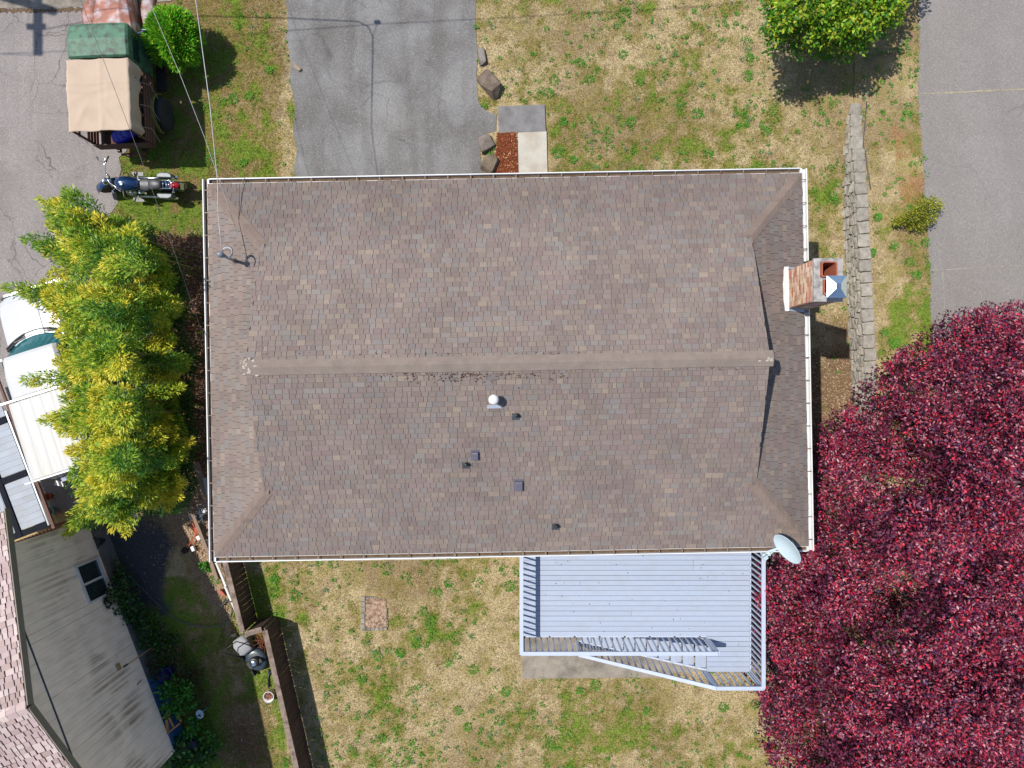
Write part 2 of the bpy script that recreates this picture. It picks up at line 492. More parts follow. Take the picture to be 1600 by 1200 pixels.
def ground_colour(x, y):
    px, py = W2P(x, y)
    g = green_field(x, y)[:, None]
    n = fbm(x, y, .6, 5)[:, None]; m = fbm(x, y, .2, 6)[:, None]; q = fbm(x, y, 2.4, 9)[:, None]
    c = STRAW*(1-n) + STRAW2*n
    c = c*(1 - .55*sstep(.5, .75, q)) + BROWN*1.4*.55*sstep(.5, .75, q)
    c = c*(1 - .5*sstep(.55, .75, m)) + EARTH*.5*sstep(.55, .75, m)
    m2 = fbm(x, y, .33, 41)[:, None]; c = c*(1-.5*sstep(.5, .68, m2)) + MOSS*.9*.5*sstep(.5, .68, m2)
    left = (sstep(452, 425, px + 50*(fbm(x, y, .5, 71)-.5)) * (py < 480))[:, None]*.55; c = c*(1-left) + (BROWN*1.5)*left
    f = .75*sstep(.36, .66, g); mo = MOSS*(1-q) + BROWN*1.5*q
    c = c*(1-f) + mo*f
    f = .8*sstep(.58, .85, g); c = c*(1-f) + GREEN*f
    def over(mask, colr, c):
        mask = np.clip(mask, 0, 1)[:, None]; return c*(1-mask) + colr*mask
    nn = (n[:, 0]-.5)
    # dark gravel and wood chips between the two houses, leaf litter beside the block wall
    c = over(sstep(-.1, .25, 1 - np.sqrt(((px-205)/85)**2 + ((py-870)/90)**2) + nn), GRAVEL, c)
    line = (px - 238)*.83 - (py - 790)*.55
    c = over(((py > 740) & (py < 1010) & (px < 360)) * sstep(-14, 10, line + 60*nn) * sstep(420, 330, px), CHIPS, c)
    c = over(((px > 236) & (px < 330) & (py > 370) & (py < 760)) * sstep(.0, .3, .75 + nn), LEAFLIT*.9, c)
    c = over(((px > 1262) & (px < 1342) & (py > 470)) * sstep(-.1, .2, nn + (py-520)/220), EARTH*.85, c)
    c = over(blob(px, py, 384, 1160, 36, 70)*.9, LEAFLIT, c)
    c = over((np.abs(px-1412) < 26) * ((py > 200) & (py < 330)) * .55 * sstep(-.05, .2, nn), np.array(lin(176,120,80,.6)), c)
    return c

def ground_sheet(name, x0, x1, y0, y1, st, zfun, far=0.0):
    nx = int((x1-x0)/st) + 1; ny = int((y1-y0)/st) + 1
    gx, gy = np.meshgrid(np.linspace(x0, x1, nx), np.linspace(y0, y1, ny), indexing='ij')
    fx, fy = gx.ravel(), gy.ravel()
    z = zfun(fx, fy)
    v = np.stack([fx, fy, z], 1)
    i, j = np.meshgrid(np.arange(nx-1), np.arange(ny-1), indexing='ij')
    a = (i*ny + j).ravel()
    faces = np.stack([a, a+ny, a+ny+1, a+1], 1)
    col = ground_colour(fx, fy)
    if far:
        r = far; k = len(v)
        c0 = [(x0,y0),(x1,y0),(x1,y1),(x0,y1)]
        o = [(-r,-r),(r,-r),(r,r),(-r,r)]
        ev = np.array([(p[0], p[1], 0.0) for p in c0] + [(p[0], p[1], 0.0) for p in o])
        v = np.vstack([v, ev])
        faces = np.vstack([faces, [(k+q, k+4+q, k+4+(q+1) % 4, k+(q+1) % 4) for q in range(4)]])
        col = np.vstack([col, np.tile(MOSS*.6 + STRAW*.4, (8, 1))])
    me = bpy.data.meshes.new(name)
    me.vertices.add(len(v)); me.vertices.foreach_set('co', v.astype(np.float32).ravel())
    me.loops.add(faces.size); me.loops.foreach_set('vertex_index', faces.astype(np.int32).ravel())
    me.polygons.add(len(faces)); me.polygons.foreach_set('loop_start', np.arange(0, faces.size, 4, dtype=np.int32))
    me.update(calc_edges=True)
    at = me.color_attributes.new('Col', 'FLOAT_COLOR', 'POINT')
    c4 = np.ones((len(v), 4), np.float32); c4[:, :3] = col; at.data.foreach_set('color', c4.ravel())
    me.polygons.foreach_set('use_smooth', np.ones(len(faces), bool))
    me.materials.append(M_ground)
    o = bpy.data.objects.new(name, me); COL.objects.link(o)
    return o

def bumpy(x, y): return (fbm(x, y, .5, 21) - .6) * .02 - .008
tag(ground_sheet('ground', -15, 9.15, -11.5, 11.5, .075, bumpy, far=90.0), kind='structure')

# the bank behind the block wall and the street on it
bank = ground_sheet('bank', 0, 1, 0, 1, .5, lambda x, y: x*0)
bpy.data.objects.remove(bank)
def bank_sheet():
    ys = np.arange(-14, 13.01, .08); ts = np.linspace(0, 1, 56)
    gy, gt = np.meshgrid(ys, ts, indexing='ij')
    x0 = wallx(gy) + .14
    fx = (x0 + gt * (12.3 - x0)).ravel(); fy = gy.ravel()
    z = zr(fy) - .012 + (fbm(fx, fy, .5, 23)-.6)*.02 - .05*sstep(11.2, 11.6, fx) + .02*np.sin(np.clip((fx-9.2)/2, 0, 1)*3.14)
    ny, nt = gy.shape
    i, j = np.meshgrid(np.arange(ny-1), np.arange(nt-1), indexing='ij'); a = (i*nt + j).ravel()
    faces = np.stack([a, a+1, a+nt+1, a+nt], 1)
    v = np.stack([fx, fy, z], 1)
    me = bpy.data.meshes.new('bank')
    me.vertices.add(len(v)); me.vertices.foreach_set('co', v.astype(np.float32).ravel())
    me.loops.add(faces.size); me.loops.foreach_set('vertex_index', faces.astype(np.int32).ravel())
    me.polygons.add(len(faces)); me.polygons.foreach_set('loop_start', np.arange(0, faces.size, 4, dtype=np.int32))
    me.update(calc_edges=True)
    at = me.color_attributes.new('Col', 'FLOAT_COLOR', 'POINT')
    c4 = np.ones((len(v), 4), np.float32); c4[:, :3] = ground_colour(fx, fy); at.data.foreach_set('color', c4.ravel())
    me.polygons.foreach_set('use_smooth', np.ones(len(faces), bool))
    me.materials.append(M_ground)
    o = bpy.data.objects.new('bank', me); COL.objects.link(o); tag(o, kind='structure')
bank_sheet()

def road_sheet():
    r = random.Random(5)
    ys = [13 - .12*i for i in range(int(27/.12))]
    ex = sorted([(P(*p).y, P(*p).x) for p in ROADE])
    vs = []; fs = []
    for i, y in enumerate(ys):
        z = float(zr(y)) + .006
        e = np.interp(y, [q[0] for q in ex], [q[1] for q in ex]) * (H - z) / H
        e += .035*math.sin(y*5.1) * .4 + r.uniform(-.018, .018)
        vs += [(e - .02, y, z - .05), (e, y, z), (13.5, y, z + .05), (24.0, y, z)]
        if i:
            a = (i-1)*4
            fs += [(a+k, a+k+1, a+k+5, a+k+4) for k in range(3)]
    b = MB(); b.add(vs, fs)
    o = b.build('road', M_road); tag(o, kind='structure')
    # sawn joints in the street with dry grass grown into them
    M_joint = pmat('road_joint', lin(176,166,138,.6), .95, var=.25, scale=12, fine=.3, fscale=90)
    M_joint2 = pmat('thin_joint', lin(168,162,152,.6), .95, var=.3, scale=9)
    def joint(pts, w, mat):
        b = MB()
        q = []
        for p in pts:
            z = float(zr(P(*p).y)) + .6*0; w0 = P(p[0], p[1], z); z = float(zr(w0.y)); q.append(P(p[0], p[1], z))
        for a, c in zip(q, q[1:]):
            n = max(2, int((c-a).length/.18)); d = (c-a).normalized(); s = Vector((-d.y, d.x, 0))
            for i in range(n):
                p0 = a + (c-a)*(i/n); p1 = a + (c-a)*((i+1)/n); ww = w*r.uniform(.5, 1.25)
                off = s*r.uniform(-.006, .006)
                for pp in (p0, p1): pp.z = float(zr(pp.y)) + .014 + .05*max(0, min(1, (pp.x-11)/2.5))
                b.add([p0 + s*ww/2 + off, p0 - s*ww/2 + off, p1 - s*ww/2 + off, p1 + s*ww/2 + off], [(0,1,2,3)])
        b.build('road_joint', mat, o)
    joint([(1437,147),(1500,145),(1560,142),(1700,139)], .045, M_joint)
    joint([(1454,422),(1520,419),(1600,415),(1700,412)], .02, M_joint2)
    joint([(1472,422),(1475,470),(1478,560),(1480,700)], .02, M_joint2)
    return o
road = road_sheet()

tag(sheet('asphalt_lot', jag(LOT, .03, .3, 1), .006, M_lot), kind='structure')
drv = tag(sheet('driveway', jag(DRIVE, .025, .3, 2), .006, M_drive), kind='structure')
# strip of pale pavement along the far edge of the lot, with a dirt-filled gap
tag(sheet('pavement', [P(-400,-400)[:2], P(268,-400)[:2], P(268,2)[:2], P(130,9)[:2], P(60,12)[:2], P(0,13)[:2], P(-400,14)[:2]], .012, M_conc), kind='structure')
b = MB()
for i in range(60):
    x = -60 + i*3.4
    b.prism([P(x, 14 - .01*x + rnd.uniform(-2,2))[:2], P(x, 19 - .01*x + rnd.uniform(-2,3))[:2], P(x+3.9, 19 - .01*x + rnd.uniform(-2,3))[:2], P(x+3.9, 14-.01*x + rnd.uniform(-2,2))[:2]], .004, .011 + rnd.uniform(0,.006))
tag(b.build('dirt', M_soil), kind='stuff')

# slabs of the front path
def slab(name, label, pts, mat, h=.045):
    b = MB(); b.prism([P(*p)[:2] for p in pts], -.05, h)
    o = b.build(name, mat, bevel=.008)
    return tag(o, label, 'paving slab')
slab('paving_slab', 'dark grey weathered paving slab beside the driveway, in front of the bark bed', [(778,167),(851,164),(853,206),(779,209)], M_conc_dark)
slab('paving_slab', 'pale cream concrete slab between the bark bed and the front lawn', [(809,208),(854,206),(857,330),(812,330)], M_conc_light, .05)
slab('concrete_walk', 'pale concrete strip along the back wall of the brown roofed house', [(535,700),(815,690),(815,868),(700,873.5),(538,876)], M_conc_light, .03)['category'] = 'walkway'
slab('patio_slab', 'bare grey concrete patio slab under the deck stairs', [(816,690),(1222,680),(1224,1040),(1218,1046),(1052,1050),(1050,1058),(816,1060)], M_conc, .03)['category'] = 'patio'

# reddish bark bed
M_barkchip = leaf_mat('bark_chips', .9, .02, .2)
b = MB(); bedpoly = [(778,208),(806,207),(809,250),(811,330),(770,330),(772,290),(770,272),(777,262),(774,240)]
b.prism([P(*p)[:2] for p in bedpoly], -.03, .022)
bed = tag(b.build('bark_bed', pmat('bark_mulch', lin(150,84,52,.62), .95, var=.3, scale=20, fine=.4, fscale=60, bump=.8)), kind='structure')
n = 5200
px = rng.uniform(768, 813, n); py = rng.uniform(205, 300, n)
k = inpoly(px, py, bedpoly); px, py = px[k], py[k]; n = len(px)
pos = np.stack([(px-800)*K0, (600-py)*K0, rng.uniform(.02, .05, n)], 1)
an = rng.uniform(0, 6.28, n)
axv = np.stack([np.cos(an), np.sin(an), rng.uniform(-.3, .4, n)], 1)
nr = np.tile([0, 0, 1.0], (n, 1)) + rng.normal(0, .35, (n, 3))
t = rng.random((n, 1))
cc = np.array(lin(170,92,56,.62))*t + np.array(lin(110,58,36,.6))*(1-t); cc[rng.random(n) < .06] = lin(220,180,140,.7)
tag(leaf_mesh('bark_mulch', pos, axv, nr, rng.uniform(.03, .075, n), rng.uniform(.012, .03, n), cc, M_barkchip, fold=.05), kind='stuff')

# ------------------------------------------------------------------ lawn: real blades, straw and weeds
NOT_LAWN = [LOT, DRIVE, bedpoly, [(776,160),(856,160),(860,340),(776,340)], [(814,680),(1226,680),(1226,1044),(1052,1056),(814,1062)],
            [(535,690),(815,690),(815,872),(536,875)], [(430,310),(1180,310),(1170,760),(430,770)], [(-100,790),(150,830),(205,1000),(262,1172),(255,1300),(-100,1300)],
            [(560,926),(608,926),(608,990),(562,990)]]
def lawn_points(n, x0=-12.6, x1=12.2, y0=-10.7, y1=10.7):
    x = rng.uniform(x0, x1, n); y = rng.uniform(y0, y1, n)
    px, py = W2P(x, y)
    k = np.ones(n, bool)
    jx = px + rng.normal(0, 2.0, n); jy = py + rng.normal(0, 2.0, n)
    for q in NOT_LAWN: k &= ~inpoly(jx, jy, q)
    wx = wallx(y); k &= (x < wx - .02) | (x > wx + .33)
    ex = sorted([(P(*p).y, P(*p).x) for p in ROADE]); re = np.interp(y, [q[0] for q in ex], [q[1] for q in ex])
    k &= x < re * (1 - zr(y)*.052) + rng.normal(0, .025, n)
    gr = sstep(-.1, .3, 1 - np.sqrt(((px-205)/85)**2 + ((py-870)/90)**2)) > rng.random(n)
    k &= ~gr
    k &= ~((px < 345) & (py > 740) & (py < 990) & (rng.random(n) < .96))
    k &= ~((px > 236) & (px < 330) & (py > 370) & (py < 760) & (rng.random(n) < .8))
    x, y = x[k], y[k]
    z = np.where(x > wallx(y), zr(y), 0.0)
    return x, y, z

def lawn():
    x, y, z = lawn_points(760000)
    g = green_field(x, y); n = len(x)
    isg = rng.random(n) < sstep(.30, .75, g) * .75 + .10
    h = np.where(isg, rng.uniform(.025, .06, n), rng.uniform(.02, .055, n))
    an = rng.uniform(0, 6.28, n); lean = np.where(isg, rng.uniform(.3, 1.3, n), rng.uniform(.8, 3.0, n))
    ax = np.stack([np.cos(an)*lean, np.sin(an)*lean, np.ones(n)], 1); ax /= np.linalg.norm(ax, axis=1, keepdims=True)
    w = rng.uniform(.006, .012, n)
    sd = np.stack([-np.sin(an), np.cos(an), np.zeros(n)], 1)
    p0 = np.stack([x, y, z - .004], 1)
    v = np.empty((n, 3, 3)); v[:, 0] = p0 + sd*w[:, None]/2; v[:, 1] = p0 - sd*w[:, None]/2; v[:, 2] = p0 + ax*h[:, None]*1.1
    t = rng.random((n, 1)); t2 = rng.random((n, 1))
    ga = np.array(lin(98,138,38,.66))*t + np.array(lin(150,154,60,.66))*(1-t)
    gb = np.array(lin(112,100,40,.55))
    ga = ga*(1-.35*t2) + gb*.35*t2
    st = np.array(lin(212,195,156,.66))*t + np.array(lin(152,134,90,.58))*(1-t)
    st[rng.random(n) < .10] = lin(226,210,184,.60)
    px_, py_ = W2P(x, y); lf = (px_ < 440) & (py_ < 480) & (rng.random(n) < .55); st[lf] = np.array(lin(134,112,64,.55))
    st[rng.random(n) < .10] = lin(110,84,56,.55)
    c = np.where(isg[:, None], ga, st)
    tag(np_mesh('grass', v.reshape(-1, 3), None, np.repeat(c, 3, axis=0), M_blade, None, 3), kind='stuff')

    # broad-leaved weeds in clumps
    x, y, z = lawn_points(14000)
    g = green_field(x, y)
    px, py = W2P(x, y)
    nz = fbm(x, y, 1.1, 77)
    k = rng.random(len(x)) < 1.5*(.06 + .45*sstep(.42, .66, nz)) * np.where((px < 470) & (py < 500), .5, 1.0) * np.where((px < 445) & (py > 900), .35, 1) * np.where((px > 1262) & (px < 1340) & (py > 400), .3, 1)
    x, y, z = x[k], y[k], z[k]
    # the clumps one can point at in the photograph
    big = [(905,98),(972,85),(920,455-330),(1000,128),(880,190),(985,190),(1090,178),(1106,240),(1170,90),(1168,118),(1205,175),(857,145),(865,125),(950,215),(870,240),(1195,205),(1300,305),(1305,315),(895,250),
           (1415,180),(1425,260),(1405,285),(1370,340),(1395,385),(1445,380),(1362,395),(1420,410),(1430,430),(1380,520),(1395,535),(1290,90),(470-150,885),(330,885),(337,905),(520,880),(683,925),(700,910),(795,915),(650,1005),(625,1020),(590,1025),(565,1060),
           (660,955),(672,970),(700,1035),(740,1045),(790,1080),(715,1110),(730,1135),(595,1153),(780,1125),(860,1165),(905,1078),(930,1070),(1130,1105),(1010,1110),(1110,1045),(1180,1100),(430,905),(460,930),(240,245),(262,255),(330,250),(380,255),(390,150),(365,155),(420,110)]
    bx = np.array([P(*p).x for p in big]); by = np.array([P(*p).y for p in big])
    bz = np.where(bx > wallx(by), zr(by), 0); bx = bx*(H-bz)/H; by = by*(H-bz)/H
    size = np.concatenate([rng.uniform(.03, .072, len(x))*np.where(rng.random(len(x)) < .3, 1.35, 1), rng.uniform(.075, .12, len(bx))])
    cnt = np.concatenate([rng.integers(8, 22, len(x)), rng.integers(60, 100, len(bx))])
    hue = np.concatenate([rng.random(len(x)), rng.uniform(0, .7, len(bx))])
    x = np.concatenate([x, bx]); y = np.concatenate([y, by]); z = np.concatenate([z, bz])
    idx = np.repeat(np.arange(len(x)), cnt); n = len(idx)
    an = rng.uniform(0, 6.28, n); el = rng.uniform(.0, .9, n)
    ax = np.stack([np.cos(an)*np.cos(el), np.sin(an)*np.cos(el), np.sin(el)], 1)
    sz = size[idx]
    off = np.stack([np.cos(an), np.sin(an)], 1) * (rng.random(n)**.6 * sz * np.where(sz > .074, 1.15, .6))[:, None]
    pos = np.stack([x[idx] + off[:, 0], y[idx] + off[:, 1], z[idx] + rng.uniform(.005, .04, n)], 1)
    nr = np.stack([-np.cos(an)*.5, -np.sin(an)*.5, np.ones(n)], 1) + rng.normal(0, .2, (n, 3))
    t = hue[idx][:, None]; s = rng.uniform(.75, 1.25, (n, 1))
    c = (np.array(lin(78,160,44,.68))*(1-t) + np.array(lin(128,170,70,.68))*t) * s
    c[t[:, 0] > .88] = np.array(lin(120,160,112,.62))
    tag(leaf_mesh('weeds', pos, ax, nr, rng.uniform(.6, 1.1, n)*np.minimum(sz, .065), rng.uniform(.013, .028, n), c, M_blade, fold=.15), kind='stuff')

    # dense low green grass tufts, feathering the edges of the green patches
    x, y, z = lawn_points(60000); g = fbm(x, y, .5, 55, 4)*.6 + green_field(x, y)*.55
    k = g > .57 + rng.random(len(x))*.22; x, y, z = x[k], y[k], z[k]
    m_ = 7; n = len(x)*m_; ii = np.repeat(np.arange(len(x)), m_); an = rng.uniform(0, 6.28, n); el = rng.uniform(.3, 1.3, n)
    ax = np.stack([np.cos(an)*np.cos(el), np.sin(an)*np.cos(el), np.sin(el)], 1)
    pos = np.stack([x[ii] + rng.normal(0, .022, n), y[ii] + rng.normal(0, .022, n), z[ii]], 1)
    nr = np.stack([-np.cos(an), -np.sin(an), np.ones(n)], 1)
    t = np.repeat(rng.random((len(x), 1)), m_, axis=0); c = (np.array(lin(108,146,44,.66))*t + np.array(lin(150,158,68,.66))*(1-t))*rng.uniform(.7, 1.2, (n, 1))
    tag(leaf_mesh('grass_tufts', pos, ax, nr, rng.uniform(.03, .07, n), rng.uniform(.007, .012, n), c, M_blade, fold=.1), kind='stuff')
    # dry leaves, chips and twigs on the bare soil between the houses
    n = 9000
    px = rng.uniform(232, 372, n); py = rng.uniform(740, 1000, n)
    k = ((px - 238)*.83 - (py - 790)*.55 > rng.normal(-4, 8, n)) & (rng.random(n) < .8)
    px2 = rng.uniform(232, 330, 2600); py2 = rng.uniform(360, 760, 2600)
    px3 = rng.uniform(1266, 1336, 1500); py3 = 480 + rng.random(1500)**.7*220
    px4 = rng.uniform(170, 430, 900); py4 = rng.uniform(820, 1200, 900)
    px = np.concatenate([px[k], px2, px3, px4]); py = np.concatenate([py[k], py2, py3, py4]); n = len(px)
    pos = np.stack([(px-800)*K0, (600-py)*K0, rng.uniform(.005, .03, n)], 1)
    an = rng.uniform(0, 6.28, n); ax = np.stack([np.cos(an), np.sin(an), rng.uniform(-.1, .35, n)], 1)
    nr = np.tile([0, 0, 1.0], (n, 1)) + rng.normal(0, .4, (n, 3)); t = rng.random((n, 1))
    c = np.array(lin(222,196,164,.62))*t + np.array(lin(150,112,82,.6))*(1-t)
    tag(leaf_mesh('leaf_litter', pos, ax, nr, rng.uniform(.03, .10, n), rng.uniform(.012, .028, n), c, M_barkchip, fold=.1), kind='stuff')
lawn()
# ------------------------------------------------------------------ the brown roofed house
HA = math.radians(1.05)
house = thing('house', 'large brown shingled house in the middle with white gutters and a brick chimney', 'house', (-.08, .39, 0), HA)
A, B_, G, YB, ZE, SL = 6.10, 3.83, 4.88, 2.48, 4.42, .36
ZR = ZE + B_*SL
ZG = ZE + (B_-YB)*SL
MH = (ZG - ZE) / (A - G)
HW = WM(house)
def HP(x, y, z): return HW @ Vector((x, y, z))
def hx(p): return HW.inverted() @ p
def roof_z(x, y):
    """roof height at local x, y"""
    zm = ZE + (B_-abs(y))*SL
    if abs(x) <= G: return zm
    return min(zm, ZE + (A-abs(x))*MH)
def on_roof(px, py):
    z = 5.0
    for _ in range(12):
        l = hx(P(px, py, z)); z = roof_z(l.x, l.y)
    return Vector((l.x, l.y, z))

# walls and foundation, local coordinates
b = MB()
wx, wy = 5.62, 3.36
b.prism([(-wx,-wy),(wx,-wy),(wx,wy),(-wx,wy)], .35, 4.25)
b.build('wall', M_wall, house, local=True)
b = MB(); b.prism([(-wx+.03,-wy+.03),(wx-.03,-wy+.03),(wx-.03,wy-.03),(-wx+.03,wy-.03)], -.1, .349)
b.build('foundation', M_conc, house, local=True)

# roof deck under the shingles (4 slopes, two gablet walls)
roof = None
b = MB()
e = .012
pts = {}
def rv(x, y, z): return (x, y, z - e)
for s in (1, -1):
    q = [rv(-A, s*B_, ZE), rv(A, s*B_, ZE), rv(G, s*YB, ZG), rv(G, 0, ZR), rv(-G, 0, ZR), rv(-G, s*YB, ZG)]
    b.add(q + [(p[0], p[1], p[2]-.10) for p in q], [(0,1,2,3,4,5), (11,10,9,8,7,6)] + [(i, (i+1) % 6, (i+1) % 6+6, i+6) for i in range(6)])
for s in (1, -1):
    zi = ZE + (A-G+.18)*MH
    q = [rv(s*A, -B_, ZE), rv(s*A, B_, ZE), rv(s*G, YB, ZG), rv(s*(G-.18), YB-.55, zi), rv(s*(G-.18), -YB+.55, zi), rv(s*G, -YB, ZG)]
    b.add(q + [(p[0], p[1], p[2]-.10) for p in q], [(0,1,2,3,4,5), (11,10,9,8,7,6)] + [(i, (i+1) % 6, (i+1) % 6+6, i+6) for i in range(6)])
roof = b.build('roof', M_roofdeck, house, local=True)
b = MB()
for s in (1, -1):
    q = [(-.03, -YB+.15, ZG+.0), (-.03, YB-.15, ZG+.0), (-.03, 0, ZR-.12)]
    x = s*(G-.16)
    b.add([(x, p[1], p[2]) for p in q] + [(x - s*.06, p[1], p[2]) for p in q], [(0,1,2), (5,4,3), (0,1,4,3), (1,2,5,4), (2,0,3,5)])
b.build('gablet_wall', M_wall, house, local=True)

PAL = [(lin(146,132,125,.63), 9), (lin(149,134,126,.63), 6), (lin(154,139,129,.63), 3), (lin(146,138,132,.63), 3), (lin(145,128,123,.63), 4), (lin(141,127,121,.63), 3), (lin(160,144,131,.63), 1), (lin(143,134,131,.63), 3)]
PALX = [c for c, k in PAL for _ in range(k)]
def tabs_for(origin, along, upslope, length, depth, lim, e=.107, seed=1):
    """shingle tabs on one slope. lim(d) gives (lo, hi) along the eave at slope distance d"""
    r = random.Random(seed); out = []
    nrm = along.cross(upslope).normalized()
    if nrm.z < 0: nrm = -nrm
    n = int(depth / e) + 1
    for i in range(n):
        d0 = i*e + r.uniform(-.004, .004); d1 = min(i*e + e*1.18, depth)
        if d1 - d0 < .02: continue
        lo, hi = lim(i*e + e*.5)
        u = lo + r.uniform(-.16, 0)
        prev = None
        while u < hi:
            w = r.choice((.08, .11, .13, .14, .15, .17, .21)) * r.uniform(.9, 1.12)
            a, c = max(u, lo), min(u + w, hi)
            if c - a > .025:
                th = r.choice((.006, .0075, .010))
                col = r.choice(PALX)
                if prev and r.random() < .12: col = prev
                prev = col
                s = r.uniform(.93, 1.07)
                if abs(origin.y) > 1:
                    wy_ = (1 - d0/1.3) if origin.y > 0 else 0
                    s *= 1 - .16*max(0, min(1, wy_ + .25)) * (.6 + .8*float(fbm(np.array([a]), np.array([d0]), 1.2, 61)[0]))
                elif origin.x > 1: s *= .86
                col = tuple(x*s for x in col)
                dd = d0 + r.uniform(-.006, .006)
                g = .004
                base = origin + along*a; W = c - a - g
                v = [base + along*0 + upslope*dd, base + along*W + upslope*dd, base + along*W + upslope*d1, base + upslope*d1]
                q = upslope*.010; sx_ = along*.003
                top = [v[0] + nrm*th + q + sx_, v[1] + nrm*th + q - sx_, v[2] + nrm*.0015, v[3] + nrm*.0015]
                bot = [v[0] - nrm*.004, v[1] - nrm*.004, v[2] - nrm*.004, v[3] - nrm*.004]
                out.append((top + bot, col, W*(d1-d0), (base + upslope*d0)))
            u += w
    return out
def V3(*a): return Vector(a)
allt = []
rise = ZR - ZE; sd = math.hypot(B_, rise); hd = math.hypot(A-G, ZG-ZE)
for s in (1, -1):
    up = V3(0, -s*B_, rise).normalized()
    def lim(d, s=s):
        y = B_ - d/sd*B_
        h = G if y <= YB else A - (B_-y)/(B_-YB)*(A-G)
        return (-h, h)
    allt += tabs_for(V3(0, s*B_, ZE), V3(1, 0, 0), up, 2*A, sd - .02, lim, seed=3+s)
for s in (1, -1):
    up = V3(-s*(A-G), 0, ZG-ZE).normalized()
    def lim(d, s=s):
        f = min(d/hd, 1.0)
        h = B_ - f*(B_-YB)
        return (-h, h)
    allt += tabs_for(V3(s*A, 0, ZE), V3(0, 1, 0), up, 2*B_, hd + .12, lim, seed=9+s)
FQ = [(0,1,2,3), (4,5,1,0), (5,6,2,1), (7,4,0,3)]
EDGEC = lin(62,54,50,.5)
def add_tab(m, top, col):
    m.add(top, FQ[:1], col); m.add(top, FQ[1:2], EDGEC); m.add(top, FQ[2:], tuple(x*.8 for x in col))
allt.sort(key=lambda t: -t[2])
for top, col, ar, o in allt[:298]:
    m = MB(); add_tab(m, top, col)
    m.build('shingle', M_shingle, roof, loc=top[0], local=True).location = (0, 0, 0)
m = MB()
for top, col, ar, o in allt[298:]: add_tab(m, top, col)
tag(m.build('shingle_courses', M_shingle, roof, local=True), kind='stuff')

# hip caps: overlapping bent cap pieces
CAPC = lin(144,127,117,.62)
for sx in (1, -1):
    for sy in (1, -1):
        a = V3(sx*(A-.02), sy*(B_-.02), ZE + .004); c = V3(sx*(G-.02), sy*(YB-.02), ZG + .012)
        d = c - a; n = 15
        ap = V3(-sx*.0, sy, 0); 
        e1 = V3(0, sx*1.0, 0); e2 = V3(-1*sy*0, 0, 0)
        # cap wings lie on the main slope and on the hip slope
        wm = V3(-sx, 0, 0) * .17                      # along the main slope (towards the middle)
        wh = V3(0, -sy, 0) * .17                      # along the hip slope
        for i in range(n):
            p0 = a + d*(i/n); p1 = a + d*((i+1.25)/n) if i < n-1 else c
            lift0 = V3(0, 0, .024); lift1 = V3(0, 0, .012)
            m = MB()
            s = rnd.uniform(.93, 1.07); col = tuple(x*s for x in CAPC)
            f0 = lambda p, lf: [p + wm + lf*.6, p + lf, p + wh + lf*.6]
            q = f0(p0, lift0) + f0(p1, lift1) + [p0 + wm - V3(0,0,.004), p0 - V3(0,0,.004), p0 + wh - V3(0,0,.004)]
            m.add(q, [(0,1,4,3), (1,2,5,4), (6,7,1,0), (7,8,2,1)], col)
            m.build('hip_cap', M_shingle, roof, local=True)

# ridge vent
vent = MB()
hw_ = .145
def ridge_ring(x, w, t):
    return [V3(x, -w, ZR - w*SL + t), V3(x, 0, ZR + t + .012), V3(x, w, ZR - w*SL + t), V3(x, w, ZR - w*SL - .004), V3(x, -w, ZR - w*SL - .004)]
n = 44
rings = [ridge_ring(-G - .06 + (2*G+.12)*i/n, hw_ + rnd.uniform(-.006, .006), .028 + rnd.uniform(-.003, .003)) for i in range(n+1)]
vent.loft(rings)
M_ridge = pmat('ridge_cap', lin(149,134,124,.61), .95, var=.12, scale=5, fine=.25, fscale=150, stain=lin(158,144,132,.58), stain_amt=.4, stain_scale=2, bump=.4)
vent.build('ridge_vent', M_ridge, roof, local=True)
M_seal = pmat('roof_sealant', lin(196,184,170,.62), .9, var=.3, scale=20, fine=.3)
for s in (1, -1):
    for i in range(22 if s < 0 else 8):
        m = MB()
        c = V3(s*(G + .02 - abs(rnd.gauss(0, .10))), rnd.uniform(-.17, .17) if s < 0 else rnd.uniform(-.1, .02), 0); c.z = roof_z(min(max(c.x, -G), G), c.y) + .035
        m.ell(c, (rnd.uniform(.015, .04), rnd.uniform(.012, .03), .008), 7, 4)
        m.build('sealant_patch', M_seal, roof, local=True)
# moss rooted in the courses below the ridge
m = MB(); M_moss = pmat('roof_moss', lin(82,58,44,.6), .95, var=.4, scale=30)
for i in range(230):
    u = rnd.uniform(0, 1); px = rnd.choice((rnd.uniform(620, 850), rnd.uniform(560, 900), rnd.gauss(725, 20)))
    l = on_roof(px, 583 + abs(rnd.gauss(0, 7)))
    c = V3(l.x, l.y, roof_z(l.x, l.y) + .006); r_ = rnd.uniform(.006, .018)
    m.ell(c, (r_*1.4, r_*.8, .007), 6, 4)
for i in range(110):
    l = on_roof(rnd.uniform(400, 1190), rnd.choice((576, 552)) + rnd.uniform(-2, 2)); r_ = rnd.uniform(.005, .012)
    m.ell(V3(l.x, l.y, roof_z(l.x, l.y)+.008), (r_*1.6, r_, .007), 6, 4)
tag(m.build('moss', M_moss, roof, local=True), kind='stuff')

